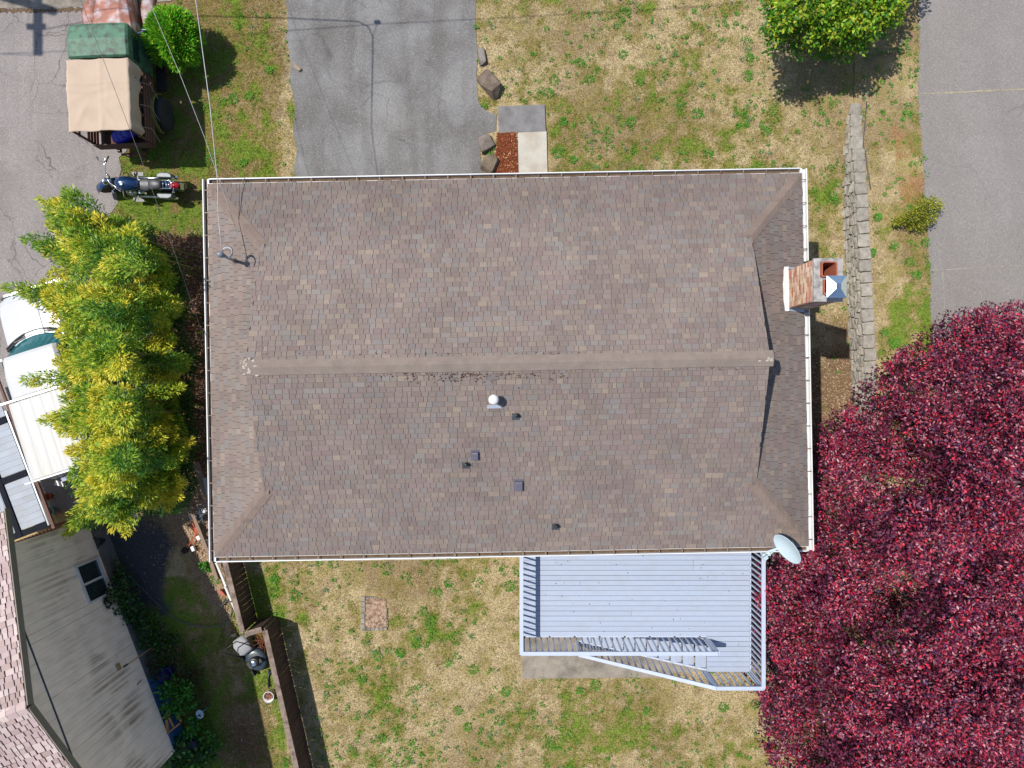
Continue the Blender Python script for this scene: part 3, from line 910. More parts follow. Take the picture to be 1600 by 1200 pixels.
# gutters with hangers, fascia
def gutter(p0, p1, inward, fas=True):
    p0 = Vector(p0); p1 = Vector(p1); d = (p1-p0).normalized(); o = -Vector(inward)
    prof = [(0, .0), (0, -.11), (.100, -.11), (.112, -.004), (.108, .004), (.090, .003), (.088, -.006), (.098, -.012), (.086, -.10), (.008, -.10), (.008, .0)]
    m = MB()
    rings = [[p + o*x + V3(0, 0, z) for x, z in prof] for p in (p0, p1)]
    m.loft(rings, True)
    g = m.build('gutter', M_white, house, local=True)
    L = (p1-p0).length; k = int(L/.46)
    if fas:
        h = MB(); h.bar(p0 + o*.047 + V3(0,0,-.085), p1 + o*.047 + V3(0,0,-.085), .074, .02); h.build('gutter_debris_shade', M_soil, g, local=True)  # dark layer: some debris, and the trough's shade painted in
    for i in range(k):
        c = p0 + d*(L*(i+.5)/k) + o*.05 + V3(0, 0, .007)
        h = MB(); h.bar(c - o*.06, c + o*.036, .02, .006)
        h.build('gutter_strap', M_cap, g, loc=c, local=True).location = (0, 0, 0)
    m = MB()
    m.bar(p0 - o*.015 + V3(0,0,-.10), p1 - o*.015 + V3(0,0,-.10), .024, .19)
    m.build('fascia', M_white, house, local=True)
zg = ZE - .012
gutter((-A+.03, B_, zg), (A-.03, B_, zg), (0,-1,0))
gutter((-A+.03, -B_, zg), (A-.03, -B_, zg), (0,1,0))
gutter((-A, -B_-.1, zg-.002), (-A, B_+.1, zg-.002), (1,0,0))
hc = hx(P(1297, 437, 4.4))
gutter((A, hc.y+.40, zg-.002), (A, B_+.1, zg-.002), (-1,0,0), False)
gutter((A, -B_-.1, zg-.002), (A, hc.y-.42, zg-.002), (-1,0,0), False)
m = MB()
m.prism([(-A+.04,-B_+.03),(A-.04,-B_+.03),(A-.04,B_-.03),(-A+.04,B_-.03)], 4.25, 4.27)
m.build('soffit', M_white, house, local=True)
for lx, ly in ((-5.55, 3.80), (5.6, 3.80), (-5.4, -3.80)):
    m = MB(); m.tube([(lx, ly, 4.28), (lx, ly*.905, 4.0), (lx, ly*.905, .1)], .035, 8); m.build('downpipe', M_white, house, local=True, smooth=True)

# chimney: brickwork laid course by course, crown, two flues
ch = MB()
cx0, cx1 = 5.60, 6.10; cy0, cy1 = 1.545, 2.305; czt = 5.80
ch.prism([(cx0,cy0),(cx1,cy0),(cx1,cy1),(cx0,cy1)], -.05, czt-.95)
for a_, b_ in (((cx0,cy0),(cx0+.05,cy1)), ((cx1-.05,cy0),(cx1,cy1)), ((cx0+.05,cy0),(cx1-.05,cy0+.05)), ((cx0+.05,cy1-.05),(cx1-.05,cy1))):
    ch.prism([(a_[0],a_[1]),(b_[0],a_[1]),(b_[0],b_[1]),(a_[0],b_[1])], czt-.949, czt)
chim = ch.build('chimney', M_mortar, house)
BP = [lin(206,160,132,.7), lin(216,180,148,.72), lin(222,190,160,.72), lin(196,136,112,.7), lin(230,204,176,.74), lin(188,122,98,.68), lin(216,180,152,.72)]
m = MB(); r = random.Random(4)
bh, bl = .068, .19
nz = int(czt / bh)
for i in range(nz):
    z = czt - (i+.5)*bh
    off = (i % 2)*bl/2
    for face in range(4):
        L = (cy1-cy0) if face in (0, 1) else (cx1-cx0)
        u = -off
        while u < L:
            a, c = max(u, 0)+.005, min(u+bl, L)-.005
            u += bl
            if c - a < .03: continue
            t = .008 + r.uniform(-.002, .002)
            mid = (a+c)/2
            col = tuple(x*r.uniform(.9, 1.1) for x in r.choice(BP))
            if face == 0: m.box((cx0, cy0+mid, z), (2*t, c-a, bh-.010), None, col)
            elif face == 1: m.box((cx1, cy0+mid, z), (2*t, c-a, bh-.010), None, col)
            elif face == 2: m.box((cx0+mid, cy0, z), (c-a, 2*t, bh-.010), None, col)
            else: m.box((cx0+mid, cy1, z), (c-a, 2*t, bh-.010), None, col)
tag(m.build('brickwork', M_brick, chim), kind='stuff')
def flue(cx, cy, h):
    m = MB(); w = .145; t = .022
    def sq(w_, z, k=.02):
        return [V3(cx+a*w_, cy+b_*w_, z) for a, b_ in ((-1,-.8),(-.8,-1),(.8,-1),(1,-.8),(1,.8),(.8,1),(-.8,1),(-1,.8))]
    m.loft([sq(w, czt), sq(w, czt+h), sq(w-t, czt+h), sq(w-t, czt-.9)], False)
    m.build('flue_liner', M_clay, chim)
    m = MB(); m.box((cx, cy, czt-.7), (.22, .22, .02)); m.build('soot', M_soot, chim)
fl1 = P(1296.5, 420.5, czt+.13); fl2 = P(1300, 448, czt+.12)
flue(fl1.x, fl1.y, .12); flue(fl2.x, fl2.y, .10)
m = MB(); zc0, zc1 = czt+.002, czt+.05; X0, X1, Y0, Y1 = cx0-.02, cx1+.02, cy0-.02, cy1+.02; w_ = .140
def slabq(a, b_, c, d): m.prism([(a,c),(b_,c),(b_,d),(a,d)], zc0, zc1)
for fl_, ya, yb_ in ((fl2, Y0, (fl1.y+fl2.y)/2), (fl1, (fl1.y+fl2.y)/2, Y1)):
    slabq(X0, fl_.x-w_, ya, yb_); slabq(fl_.x+w_, X1, ya, yb_)
    slabq(fl_.x-w_, fl_.x+w_, ya, fl_.y-w_); slabq(fl_.x-w_, fl_.x+w_, fl_.y+w_, yb_)
m.build('crown', M_crown, chim)
# metal rain cap over the southern flue
cc = P(1308.5, 447.5, 6.16)
for sx in (-1, 1):
    for sy in (-1, 1):
        m = MB(); m.bar((fl2.x+sx*.13, fl2.y+sy*.13, czt+.09), (cc.x+sx*.15, cc.y+sy*.16, 6.13), .02, .01)
        m.build('cap_leg', M_silver, chim)
m = MB(); hx_, hy_ = .18, .20
q = [V3(cc.x-hx_, cc.y-hy_, 6.10), V3(cc.x+hx_, cc.y-hy_, 6.10), V3(cc.x+hx_, cc.y+hy_, 6.10), V3(cc.x-hx_, cc.y+hy_, 6.10)]
q2 = [p + V3(0, 0, .03) for p in q]
tp = [V3(cc.x+a*.045, cc.y+b_*.05, 6.215) for a, b_ in ((-1,-1),(1,-1),(1,1),(-1,1))]
m.add(q + q2 + tp, [(3,2,1,0)] + [(i, (i+1) % 4, (i+1) % 4+4, i+4) for i in range(4)] + [(i+4, (i+1) % 4+4, (i+1) % 4+8, i+8) for i in range(4)] + [(8,9,10,11)])
m.build('rain_cap', M_silver, chim)
# flashing saddle on the roof side
lo = hx(V3(cx0, cy0, 0)); lh = hx(V3(cx0, cy1, 0))
m = MB()
def fl(lx, ly, dz): return V3(lx, ly, roof_z(lx, ly)+dz)
ys = [lo.y-.07 + (lh.y-lo.y+.14)*i/10 for i in range(11)]
rings = []
for i, y in enumerate(ys):
    k = .02*math.sin(i*1.9); bow = .035*math.sin(math.pi*i/10)
    rings.append([fl(lo.x-.085-bow+k*.3, y, .018), fl(lo.x-.002, y, .026), fl(lo.x-.002, y, .075), fl(lo.x-.006, y, .075), fl(lo.x-.014, y, .032), fl(lo.x-.085-bow, y, .022)])
m.loft(rings); m.build('flashing', M_white, chim.parent, local=True).name = 'chimney_flashing'
m = MB()
for ly, s in ((lo.y-.012, -1), (lh.y+.012, 1)):
    m.add([fl(lo.x-.02, ly, .10), fl(6.08, ly, .10), fl(6.08, ly, .014), fl(6.08, ly+s*.07, .014), fl(lo.x-.05, ly+s*.05, .018), fl(lo.x-.02, ly, .018)], [(0,1,2,5), (5,2,3,4)])
m.build('step_flashing', M_flash, house, local=True)

# things standing on the roof: mushroom vent, pipe vents, box vents
def vent_part(name, px, py, fn, mat):
    l = on_roof(px, py)
    m = MB(); fn(m, l)
    return m.build(name, mat, house, loc=(l.x, l.y, l.z), local=True), l
SLM = Matrix.Rotation(-math.atan(SL), 3, 'X').inverted()
SLM = Matrix.Rotation(math.atan(SL), 3, 'X')      # lies on the slope facing -y
def plate(m, l, w, d, t=.008, dy=0, col=None):
    m.box(V3(l.x, l.y+dy, l.z+.006+dy*SL), (w, d, t), SLM)
v, l = vent_part('roof_vent', 772, 628, lambda m, l: plate(m, l, .22, .20), M_ridge)
v.location = (0,0,0); v['label'] = 'white ball topped vent'
m = MB()
m.tube([l + V3(0,.05,0), l + V3(0,.05,.24)], .05, 12)
m.ell(l + V3(0,.05,.30), (.098, .098, .082), 16, 10)
mm_ = MB(); plate(mm_, V3(l.x, l.y-.09, l.z-.03), .27, .07); mm_.build('flashing_lip', M_flash, v, local=True)
m.build('vent_cap', M_white, v, local=True, smooth=True)
M_pvent = pmat('black_flashing', lin(66,70,78,.6), .6, var=.1)
for px, py in ((806, 651), (728, 727), (868, 823)):
    v, l = vent_part('vent_pipe', px, py, lambda m, l: plate(m, l, .15, .14), M_pvent)
    v.location = (0, 0, 0)
    m = MB(); m.tube([l + V3(0,.03,-.02), l + V3(0,.03,.05), l + V3(0,.03,.051), l + V3(0,.03,.17)], [.05, .045, .032, .032], 10)
    m.lathe([(.032,.17),(.024,.17),(.022,.08)], 10, c=l + V3(0,.03,0), cap=False)
    m.build('pipe', M_black, v, local=True, smooth=False)
M_bvent = pmat('roof_louver', lin(128,124,138,.55), .4, .2, var=.05)
for px, py, w, d in ((742.5, 711, .125, .165), (810.5, 758, .155, .205)):
    v, l = vent_part('box_vent', px, py, lambda m, l: plate(m, l, w+.05, d+.06), M_bvent)
    v.location = (0, 0, 0)
    m = MB()
    up = SLM @ V3(0, 0, 1); c = l + up*.045
    rings = []
    for k, (sc, h) in enumerate(((1, -.04), (1, .02), (.93, .034), (.8, .04))):
        rings.append([c + SLM @ V3(a*w/2*sc, b_*d/2*sc, h) for a, b_ in ((-1,-1),(1,-1),(1,1),(-1,1))])
    m.loft(rings); m.build('hood', M_bvent, v, local=True)

# service mast on the left slope
mt = V3(-5.58, 2.48, 5.42)
l = hx(mt); rb = HP(l.x, l.y, roof_z(l.x, l.y))
m = MB(); m.tube([rb - V3(0,0,.1), mt - V3(0,0,.08)], .03, 10)
mast = m.build('service_mast', M_cable_grey, house, smooth=True)
m = MB(); m.ell(mt - V3(0,0,.03), (.072, .06, .075), 12, 8); m.tube([mt + V3(-.02,0,-.05), mt + V3(.07,-.02,-.1)], [.05, .03], 8)
m.build('weatherhead', pmat('weatherhead', lin(160,168,178,.6), .5, .3), mast, smooth=True)
m = MB(); m.lathe([(.09,.0),(.05,.03),(.035,.07)], 12, c=rb, cap=False); m.build('mast_flashing', M_ridge, mast, smooth=True)
for k in range(3):
    pts = []
    for i in range(13):
        a = math.pi*(1.15 - 1.5*i/12)
        pts.append(mt + V3(.115 + .115*math.cos(a), .03 + .015*k + .105*math.sin(a), -.10 - .02*k + .012*i*(1 if k else .6)))
    m = MB(); m.tube(pts, .009, 6); m.build('service_loop', M_cable_grey if k < 2 else M_cable, mast, smooth=True)
# ------------------------------------------------------------------ back deck with stairs
ZD = 2.0
deck = thing('deck', 'pale grey painted wooden back deck with railings and a side staircase', 'deck', (3.0, -4.6, 0))
dx0, dx1 = .25, 5.68; dy0, dy1 = -6.09, -3.0
lx0, ly0 = 4.66, -6.88
bp = .1215; bw = .1155
nb = 0; y = dy1
while y > ly0 + .02:
    y1 = y - bw
    x0 = dx0 if y1 >= dy0 - .03 else lx0
    if y1 < ly0 - .03: break
    cut_ = rnd.choice((1.6, 2.8, 3.6, 4.3)) + rnd.uniform(-.1, .1); spans = [(x0, cut_-.002), (cut_+.002, dx1)] if x0 < 1 and rnd.random() < .45 else [(x0, dx1)]
    for xa, xb in spans:
        m = MB(); m.box(((xa+xb)/2, (y+y1)/2, ZD - .014 + rnd.uniform(-.0016, .0016)), (xb - xa + rnd.uniform(-.002, .002), bw + rnd.uniform(-.002, .0015), .028))
        m.build('deck_board', M_deck, deck, loc=((xa+xb)/2, (y+y1)/2, ZD), bevel=.003)
    y -= bp
# frame and posts under the boards
m = MB()
for x in np.arange(dx0+.05, dx1, .6): m.bar((x, dy1, ZD-.13), (x, dy0, ZD-.13), .045, .19)
for x in np.arange(lx0+.06, dx1, .45): m.bar((x, dy0-.03, ZD-.13), (x, ly0+.03, ZD-.13), .045, .19)
tag(m.build('joists', M_cap, deck), kind='stuff')
for a, c in (((dx0, dy0+.04, ZD-.14), (lx0, dy0+.04, ZD-.14)), ((dx0-.025, dy1, ZD-.12), (dx0-.025, dy0, ZD-.12)), ((dx1+.025, dy1, ZD-.12), (dx1+.025, ly0, ZD-.12)), ((lx0, ly0+.04, ZD-.14), (dx1, ly0+.04, ZD-.14))):
    m = MB(); m.bar(a, c, .035, .21); m.build('rim_joist', M_rail, deck)
for x, y in ((.35, -6.0), (3.0, -6.0), (5.6, -6.0), (5.6, -6.8), (4.75, -6.8), (5.6, -4.4), (.35, -4.4)):
    m = MB(); m.box((x, y, (ZD-.23)/2), (.1, .1, ZD-.23)); m.build('post', M_cap, deck)

bal_mesh = {}
def baluster(x, y, z0, z1, parent):
    key = round(z1-z0, 3)
    if key not in bal_mesh:
        m = MB(); m.box((0, 0, (z1-z0)/2), (.034, .034, z1-z0))
        o = m.build('baluster', M_rail, parent, local=True); bal_mesh[key] = o
    else:
        o = bal_mesh[key].copy(); COL.objects.link(o); o.parent = parent
    o.location = WM(parent).inverted() @ V3(x, y, z0)
def railing(a, c, skip_first=False, pitch=.137):
    a = V3(*a); c = V3(*c); d = c - a; L = d.length
    flat = V3(d.x, d.y, 0).length
    m = MB(); m.bar(a + V3(0,0,.845), c + V3(0,0,.845), .088, .038); m.build('top_rail', M_rail, deck, bevel=.004)
    m = MB(); m.bar(a + V3(0,0,.79), c + V3(0,0,.79), .036, .07); m.build('upper_rail', M_rail, deck)
    k = int(flat/pitch)
    for i in range(k):
        p = a + d*((i+.5)/k)
        baluster(p.x, p.y, p.z + (-.2 if abs(d.z) < .1 else -.05), p.z + .80, deck)
RX0, RX1 = .215, 5.715
railing((RX0, dy1-.35, ZD), (RX0, dy0-.035, ZD))
railing((RX0, dy0-.035, ZD+.001), (lx0+.02, dy0-.035, ZD+.001))
railing((RX1, dy1-.35, ZD), (RX1, ly0-.035, ZD))
railing((RX1, ly0-.035, ZD+.001), (lx0-.02, ly0-.035, ZD+.001))
for x, y, z in ((RX0, dy0-.035, ZD), (lx0+.02, dy0-.035, ZD), (RX1, ly0-.035, ZD), (lx0-.02, ly0-.035, ZD), (RX1, dy1-.4, ZD), (RX0, dy1-.4, ZD)):
    m = MB(); m.box((x, y, z+.31), (.085, .085, 1.03)); m.build('rail_post', M_rail, deck)
# stairs going down to the west
ns = 11; run = 2.86; xs0 = lx0; rise_s = ZD/(ns+1); tr = run/ns
m = MB()
for y in (dy0-.05, ly0+.02):
    m.add([(xs0, y-.02, ZD-.05), (xs0-run-.05, y-.02, .0), (xs0-run+.2, y-.02, -.02), (xs0, y-.02, ZD-.32), (xs0, y+.02, ZD-.05), (xs0-run-.05, y+.02, .0), (xs0-run+.2, y+.02, -.02), (xs0, y+.02, ZD-.32)],
          [(0,1,2,3), (7,6,5,4), (0,4,5,1), (1,5,6,2), (2,6,7,3), (3,7,4,0)])
m.build('stringer', M_rail, deck)
for i in range(ns):
    z = ZD - rise_s*(i+1); xc = xs0 - tr*(i+.5)
    for k in (-1, 1):
        w = tr*.47
        m = MB(); m.box((xc + k*tr*.245 + .03, (dy0-.04+ly0)/2, z-.016 - .0005*(k+1)), (w + .012, .74, .032)); m.build('tread', M_deck, deck, loc=(xc, -6.5, z), bevel=.003)
railing((lx0-.02, ly0-.035, ZD), (lx0-run-.05, ly0-.035, .03), pitch=.15)
m = MB(); m.box((lx0-run-.06, ly0-.035, .45), (.085, .085, .9)); m.build('rail_post', M_rail, deck)

n_ = 46
px_ = rng.uniform(.4, 5.5, n_); py_ = np.where(px_ > 4.7, rng.uniform(-6.7, -3.6, n_), rng.uniform(-6.0, -3.6, n_)); an_ = rng.uniform(0, 6.28, n_)
tag(leaf_mesh('fallen_leaves', np.stack([px_, py_, np.full(n_, ZD+.006)], 1), np.stack([np.cos(an_), np.sin(an_), rng.uniform(0, .4, n_)], 1), np.tile([0., 0, 1], (n_, 1)), rng.uniform(.02, .05, n_), rng.uniform(.012, .022, n_), np.tile(lin(96,60,52,.5), (n_, 1)), M_blade), kind='stuff')

# ------------------------------------------------------------------ wooden fence
fence = thing('fence', 'weathered brown board fence with a grey cap, stepping sideways in the back yard', 'fence', P(420, 1020, 0))
FH = .93
def fence_run(a, c, flip=1):
    a = V3(*a); c = V3(*c); d = (c-a); L = d.length; d.normalize(); s = V3(d.y, -d.x, 0) * flip    # s: side of the boards (towards the lawn)
    n = int(L/.142)
    for i in range(n):
        p = a + d*(L*(i+.5)/n)
        h = FH + rnd.uniform(-.012, .006)
        M = Matrix((d, s, V3(0,0,1))).transposed() @ Matrix.Rotation(rnd.uniform(-.012, .012), 3, 'Y')
        m = MB(); m.box((0, 0, 0), (L/n - rnd.uniform(.006, .018), .02, h - .04))
        o = m.build('fence_board', M_fence, fence, local=True)
        o.matrix_local = WM(fence).inverted() @ (Matrix.Translation(p + s*(.012 + rnd.uniform(-.003, .003)) + V3(0,0,h/2)) @ M.to_4x4())
    for z in (.25, FH-.16):
        m = MB(); m.bar(a - s*.03 + V3(0,0,z), c - s*.03 + V3(0,0,z), .04, .085); m.build('fence_rail', M_cap, fence)
    k = max(1, round(L/2.2))
    for i in range(k+1):
        p = a + d*(L*i/k)
        m = MB(); m.box(p - s*.075 + V3(0,0,FH/2-.01), (.085, .085, FH-.02), rot2(math.atan2(d.y, d.x))); m.build('fence_post', M_cap, fence)
    kk = max(1, round(L/2.4))
    for i in range(kk):
        p0 = a + d*(L*i/kk + .002); p1 = a + d*(L*(i+1)/kk - .004)
        m = MB(); m.bar(p0 - s*.03 + V3(0,0,FH+.016), p1 - s*.03 + V3(0,0,FH+.016), .135, .032); m.build('cap_board', M_cap, fence, bevel=.004)
z1 = FH
fa = P(347, 850, z1); fb = P(381, 986, z1); fc = P(412, 981, z1); fd = P(416, 984, z1); fe = P(470, 1222, z1); ff = P(520, 1440, z1)
def g0(p): return (p.x, p.y, 0)
fence_run(g0(fa), g0(fb), -1)
fence_run(g0(P(383, 989, z1)), g0(P(409, 981, z1)), -1)
fence_run(g0(fd), g0(ff), -1)

# ------------------------------------------------------------------ block retaining wall
rw = thing('retaining_wall', 'grey brown concrete block retaining wall with rough split faces, between the lawn and the street', 'wall', (9.0, 2.5, 0))
def rough_block(c, sx, sy, sz, ang, seed, mat=M_block, name='block', k=.012):
    r = random.Random(seed)
    bm = bmesh.new()
    bmesh.ops.create_cube(bm, size=1.0)
    bmesh.ops.bevel(bm, geom=bm.edges[:], offset=.07, segments=1, affect='EDGES')
    bmesh.ops.subdivide_edges(bm, edges=[e for e in bm.edges if e.calc_length() > .5], cuts=1, use_grid_fill=True)
    M = Matrix.Rotation(ang, 3, 'Z')
    for v in bm.verts:
        x = v.co.x*sx + r.uniform(-k, k)*(1.6 if v.co.x < -.2 else .5); yy = v.co.y*sy + r.uniform(-k, k)*.6; z = v.co.z*sz + r.uniform(-k, k)*.3
        v.co = M @ Vector((x, yy, z))
    me = bpy.data.meshes.new(name); bm.to_mesh(me); bm.free()
    me.materials.append(mat)
    o = bpy.data.objects.new(name, me); COL.objects.link(o); o.parent = rw
    o.location = WM(rw).inverted() @ Vector(c)
    return o
y = 7.45; i = 0
ch_ = .155
while y > -3.4:
    L = rnd.uniform(.29, .36)
    yc = y - L/2; top = float(zr(yc)) + .05
    x = float(wallx(yc)); ang = math.atan2(float(wallx(yc-.2) - wallx(yc+.2)), .4)
    rough_block((x + .155 + rnd.uniform(-.012, .012), yc, top - .05), .30 + rnd.uniform(-.015, .015), L - .02, .11, ang + rnd.uniform(-.05, .05), i, name='cap_block')
    i += 1; y -= L
course = 0
while True:
    depth0 = .11 + course*ch_
    if depth0 > .66: break
    y = 7.2 - course*.15 - (.55 if course else 0); cnt = 0
    y = min(y, 7.2 - course*.85)
    while y > -2.6:
        L = rnd.uniform(.24, .32); yc = y - L/2
        zt = float(zr(yc)) + .05 - depth0
        if zt > -.03 and len(rw.children) < 420:
            x = float(wallx(yc)) - .012*course; ang = math.atan2(float(wallx(yc-.2) - wallx(yc+.2)), .4)
            rough_block((x + .10 + rnd.uniform(-.014, .010), yc, zt - ch_/2 + .004), .24, L - .014, ch_ - .012, ang + rnd.uniform(-.06, .06), 1000 + course*100 + cnt, k=.02)
        cnt += 1; y -= L
    course += 1
m = MB()
q = [(wallx(v)+.05, v) for v in np.arange(7.3, -3.2, -.4)]
for a, c in zip(q, q[1:]):
    h = max(.02, min(float(zr(a[1])), float(zr(c[1]))) - .02)
    m.prism([(a[0]+.02, a[1]), (a[0]+.30, a[1]), (c[0]+.30, c[1]), (c[0]+.02, c[1])], -.05, h)
m.build('backfill', M_soil, rw)

# ------------------------------------------------------------------ neighbouring house (lower left)
ND = V3(.355, -.935, 0).normalized(); NN = V3(.935, .355, 0).normalized()
def NP(s, t, z): return ND*s + NN*t + V3(0, 0, z)
nbh = thing('neighbour_house', 'neighbouring house with stained beige panel siding and a mossy pinkish shingle roof', 'house', NP(2.6, -14, 0))
TC = -11.47; S0, S1, SP = -.57, 5.72, 2.56
ZPK = 5.02; NSL = .334
def ntop(s): return ZPK - .05 - abs(s - SP)*NSL
def siding_mat():
    m, N, L, B = _nodes('panel_siding')
    tc = N.new('ShaderNodeTexCoord')
    mp = N.new('ShaderNodeMapping'); mp.inputs['Rotation'].default_value = (0, 0, 0)
    L.new(tc.outputs['Object'], mp.inputs[0])
    sx = N.new('ShaderNodeSeparateXYZ'); L.new(mp.outputs[0], sx.inputs[0])
    # object space: x along the wall, z up
    def noise(vec, s, d):
        n = N.new('ShaderNodeTexNoise'); n.inputs['Scale'].default_value = s; n.inputs['Detail'].default_value = d; L.new(vec, n.inputs['Vector']); return n.outputs['Fac']
    def mapv(sc):
        q = N.new('ShaderNodeMapping'); q.inputs['Scale'].default_value = sc; L.new(tc.outputs['Object'], q.inputs[0]); return q.outputs[0]
    def mr(f, a, b, lo, hi):
        r = N.new('ShaderNodeMapRange'); r.inputs['From Min'].default_value = a; r.inputs['From Max'].default_value = b
        r.inputs['To Min'].default_value = lo; r.inputs['To Max'].default_value = hi; L.new(f, r.inputs[0]); return r.outputs[0]
    def mul(a, b_):
        q = N.new('ShaderNodeMath'); q.operation = 'MULTIPLY'; L.new(a, q.inputs[0]); L.new(b_, q.inputs[1]); return q.outputs[0]
    runs = mr(noise(mapv((14, 14, .35)), 1.0, 5), .42, .66, 0, 1)       # long rain streaks
    blot = mr(noise(mapv((1.1, 1.1, .8)), 1.0, 3), .44, .56, .0, 1)     # where the mildew sits
    zlo = mr(sx.outputs['Z'], 1.05, 1.5, 0, 1); zhi = mr(sx.outputs['Z'], 2.5, 3.4, 1, .1)
    f = mul(mul(runs, blot), mul(zlo, zhi))
    mx = N.new('ShaderNodeMix'); mx.data_type = 'RGBA'
    mx.inputs[6].default_value = (*lin(250,230,210,.98), 1); mx.inputs[7].default_value = (*lin(182,162,140,.86), 1)
    L.new(f, mx.inputs[0])
    f2 = mr(noise(mapv((3, 3, 1.0)), 2.0, 6), .3, .7, .9, 1.08)
    vm = N.new('ShaderNodeVectorMath'); vm.operation = 'SCALE'; L.new(mx.outputs[2], vm.inputs[0]); L.new(f2, vm.inputs['Scale'])
    L.new(vm.outputs[0], B.inputs['Base Color']); B.inputs['Roughness'].default_value = .75
    return m
M_siding = siding_mat()
wallE = thing('wall', None, None, NP(0, TC, 0), math.atan2(ND.y, ND.x)); wallE.parent = nbh
wallE.matrix_local = WM(nbh).inverted() @ Matrix.LocRotScale(NP(0, TC, 0), wallE.rotation_euler, None)
# local: x = s along the wall, -y or +y outward? outward normal NN = ND rotated by +90 deg -> local +y
def panel(s0, s1, za, zb, name='siding_panel'):
    m = MB()
    n = max(1, int(round((s1-s0)/.2)))
    # grooved sheet: shallow vertical grooves every 20 cm
    xs = []
    for i in range(n):
        a = s0 + (s1-s0)*i/n; c = s0 + (s1-s0)*(i+1)/n
        xs += [(a, 0), (c-.014, 0), (c-.011, -.008), (c-.003, -.008)]
    xs.append((s1, 0))
    f = lambda z, x: z(x) if callable(z) else z
    vs = []; fs = []
    for x, yy in xs: vs += [(x, yy, f(za, x)), (x, yy, f(zb, x))]
    for i in range(len(xs)-1): fs.append((2*i, 2*i+2, 2*i+3, 2*i+1))
    k = len(vs); a, c = s0, s1
    vs += [(a, -.03, f(za, a)), (c, -.03, f(za, c)), (c, -.03, f(zb, c)), (a, -.03, f(zb, a))]
    fs += [(k+1, k, k+3, k+2), (0, k, k+1, 2*len(xs)-2), (0, 1, k+3, k), (2*len(xs)-2, k+1, k+2, 2*len(xs)-1)]
    if zb is ntop: fs += []
    m.add(vs, fs)
    return m.build(name, M_siding, wallE, local=True)
sj = [S0] + [S0 + .9 + 1.22*i for i in range(4)] + [S1]
WS0, WS1, WZ0, WZ1 = .37, 1.36, .86, 1.80
def seg(s0, s1, za, zb):
    panel(s0+.002, s1-.002, za, zb)
# the lower panels, cut round the window
cuts = sorted(sj)
for a, c in zip(cuts, cuts[1:]):
    if c <= WS0 or a >= WS1: seg(a, c, .72, lambda x: min(3.995, ntop(x)))
    else:
        if a < WS0: seg(a, WS0, .72, lambda x: min(3.995, ntop(x)))
        if c > WS1: seg(WS1, c, .72, lambda x: min(3.995, ntop(x)))
        seg(max(a, WS0), min(c, WS1), WZ1, 3.995)
        seg(max(a, WS0), min(c, WS1), .72, WZ0)
gs = [SP - 3.0, SP - 1.83, SP - .61, SP + .61, SP + 1.83, SP + 3.0]
for a, c in zip(gs, gs[1:]):
    panel(a+.003, c-.003, lambda x: min(4.02, ntop(x)), ntop)
m = MB(); m.box(((S0+S1)/2, .010, 4.006), (S1-S0-.06, .03, .02)); m.build('seam_flashing', pmat('blue_grey_trim', lin(90,98,112,.6), .5), wallE, local=True)
m = MB(); m.box((S0-.012, -.02, 2.32), (.05, .075, 3.2)); m.build('corner_board', M_siding, wallE, local=True)
m = MB(); m.box((S1+.012, -.02, 2.32), (.05, .075, 3.2)); m.build('corner_board', M_siding, wallE, local=True)
m = MB(); m.box((S0 + 2.175, -.055, .33), (4.35, .06, .8)); m.build('foundation', M_conc_dark, wallE, local=True)
m = MB(); m.box(((S0+4.35+S1)/2+.001, -.055, .33), (S1-S0-4.352, .06, .8)); m.build('foundation', pmat('blue_foundation', lin(70,124,180,.7), .8, var=.2, scale=4), wallE, local=True)['label'] = 'blue painted foundation'
# sliding window
m = MB(); fw = .05
for c, s in (((.5*(WS0+WS1), .012, WZ0+fw/2), (WS1-WS0, .06, fw)), ((.5*(WS0+WS1), .012, WZ1-fw/2), (WS1-WS0, .06, fw)), ((WS0+fw/2, .012, .5*(WZ0+WZ1)), (fw, .06, WZ1-WZ0-2*fw)), ((WS1-fw/2, .012, .5*(WZ0+WZ1)), (fw, .06, WZ1-WZ0-2*fw)), ((.5*(WS0+WS1)+.01, .006, .5*(WZ0+WZ1)), (.055, .05, WZ1-WZ0-2*fw))):
    m.box(c, s)
win = m.build('window', M_white, wallE, local=True)
for a, c, yy in ((WS0+fw, .5*(WS0+WS1)-.018, -.012), (.5*(WS0+WS1)+.038, WS1-fw, -.004)):
    m = MB(); m.box(((a+c)/2, yy, .5*(WZ0+WZ1)), (c-a, .008, WZ1-WZ0-2*fw)); m.build('pane', M_glass, wallE, local=True)
# small tan outlet box
m = MB(); q = 3.05; m.box((q, .02, 1.62), (.16, .05, .12)); m.build('outlet_box', pmat('tan_box', lin(196,170,120,.6), .6), wallE, local=True)
# other walls
m = MB()
def nbox(s0, s1, t0, t1, z0, zt):
    m.prism([NP(s0, t0, 0)[:2], NP(s1, t0, 0)[:2], NP(s1, t1, 0)[:2], NP(s0, t1, 0)[:2]], z0, zt)
nbox(S0+.01, S1-.01, TC-.06, TC-9, .0, 3.9); m.build('inner_wall', M_siding, nbh)
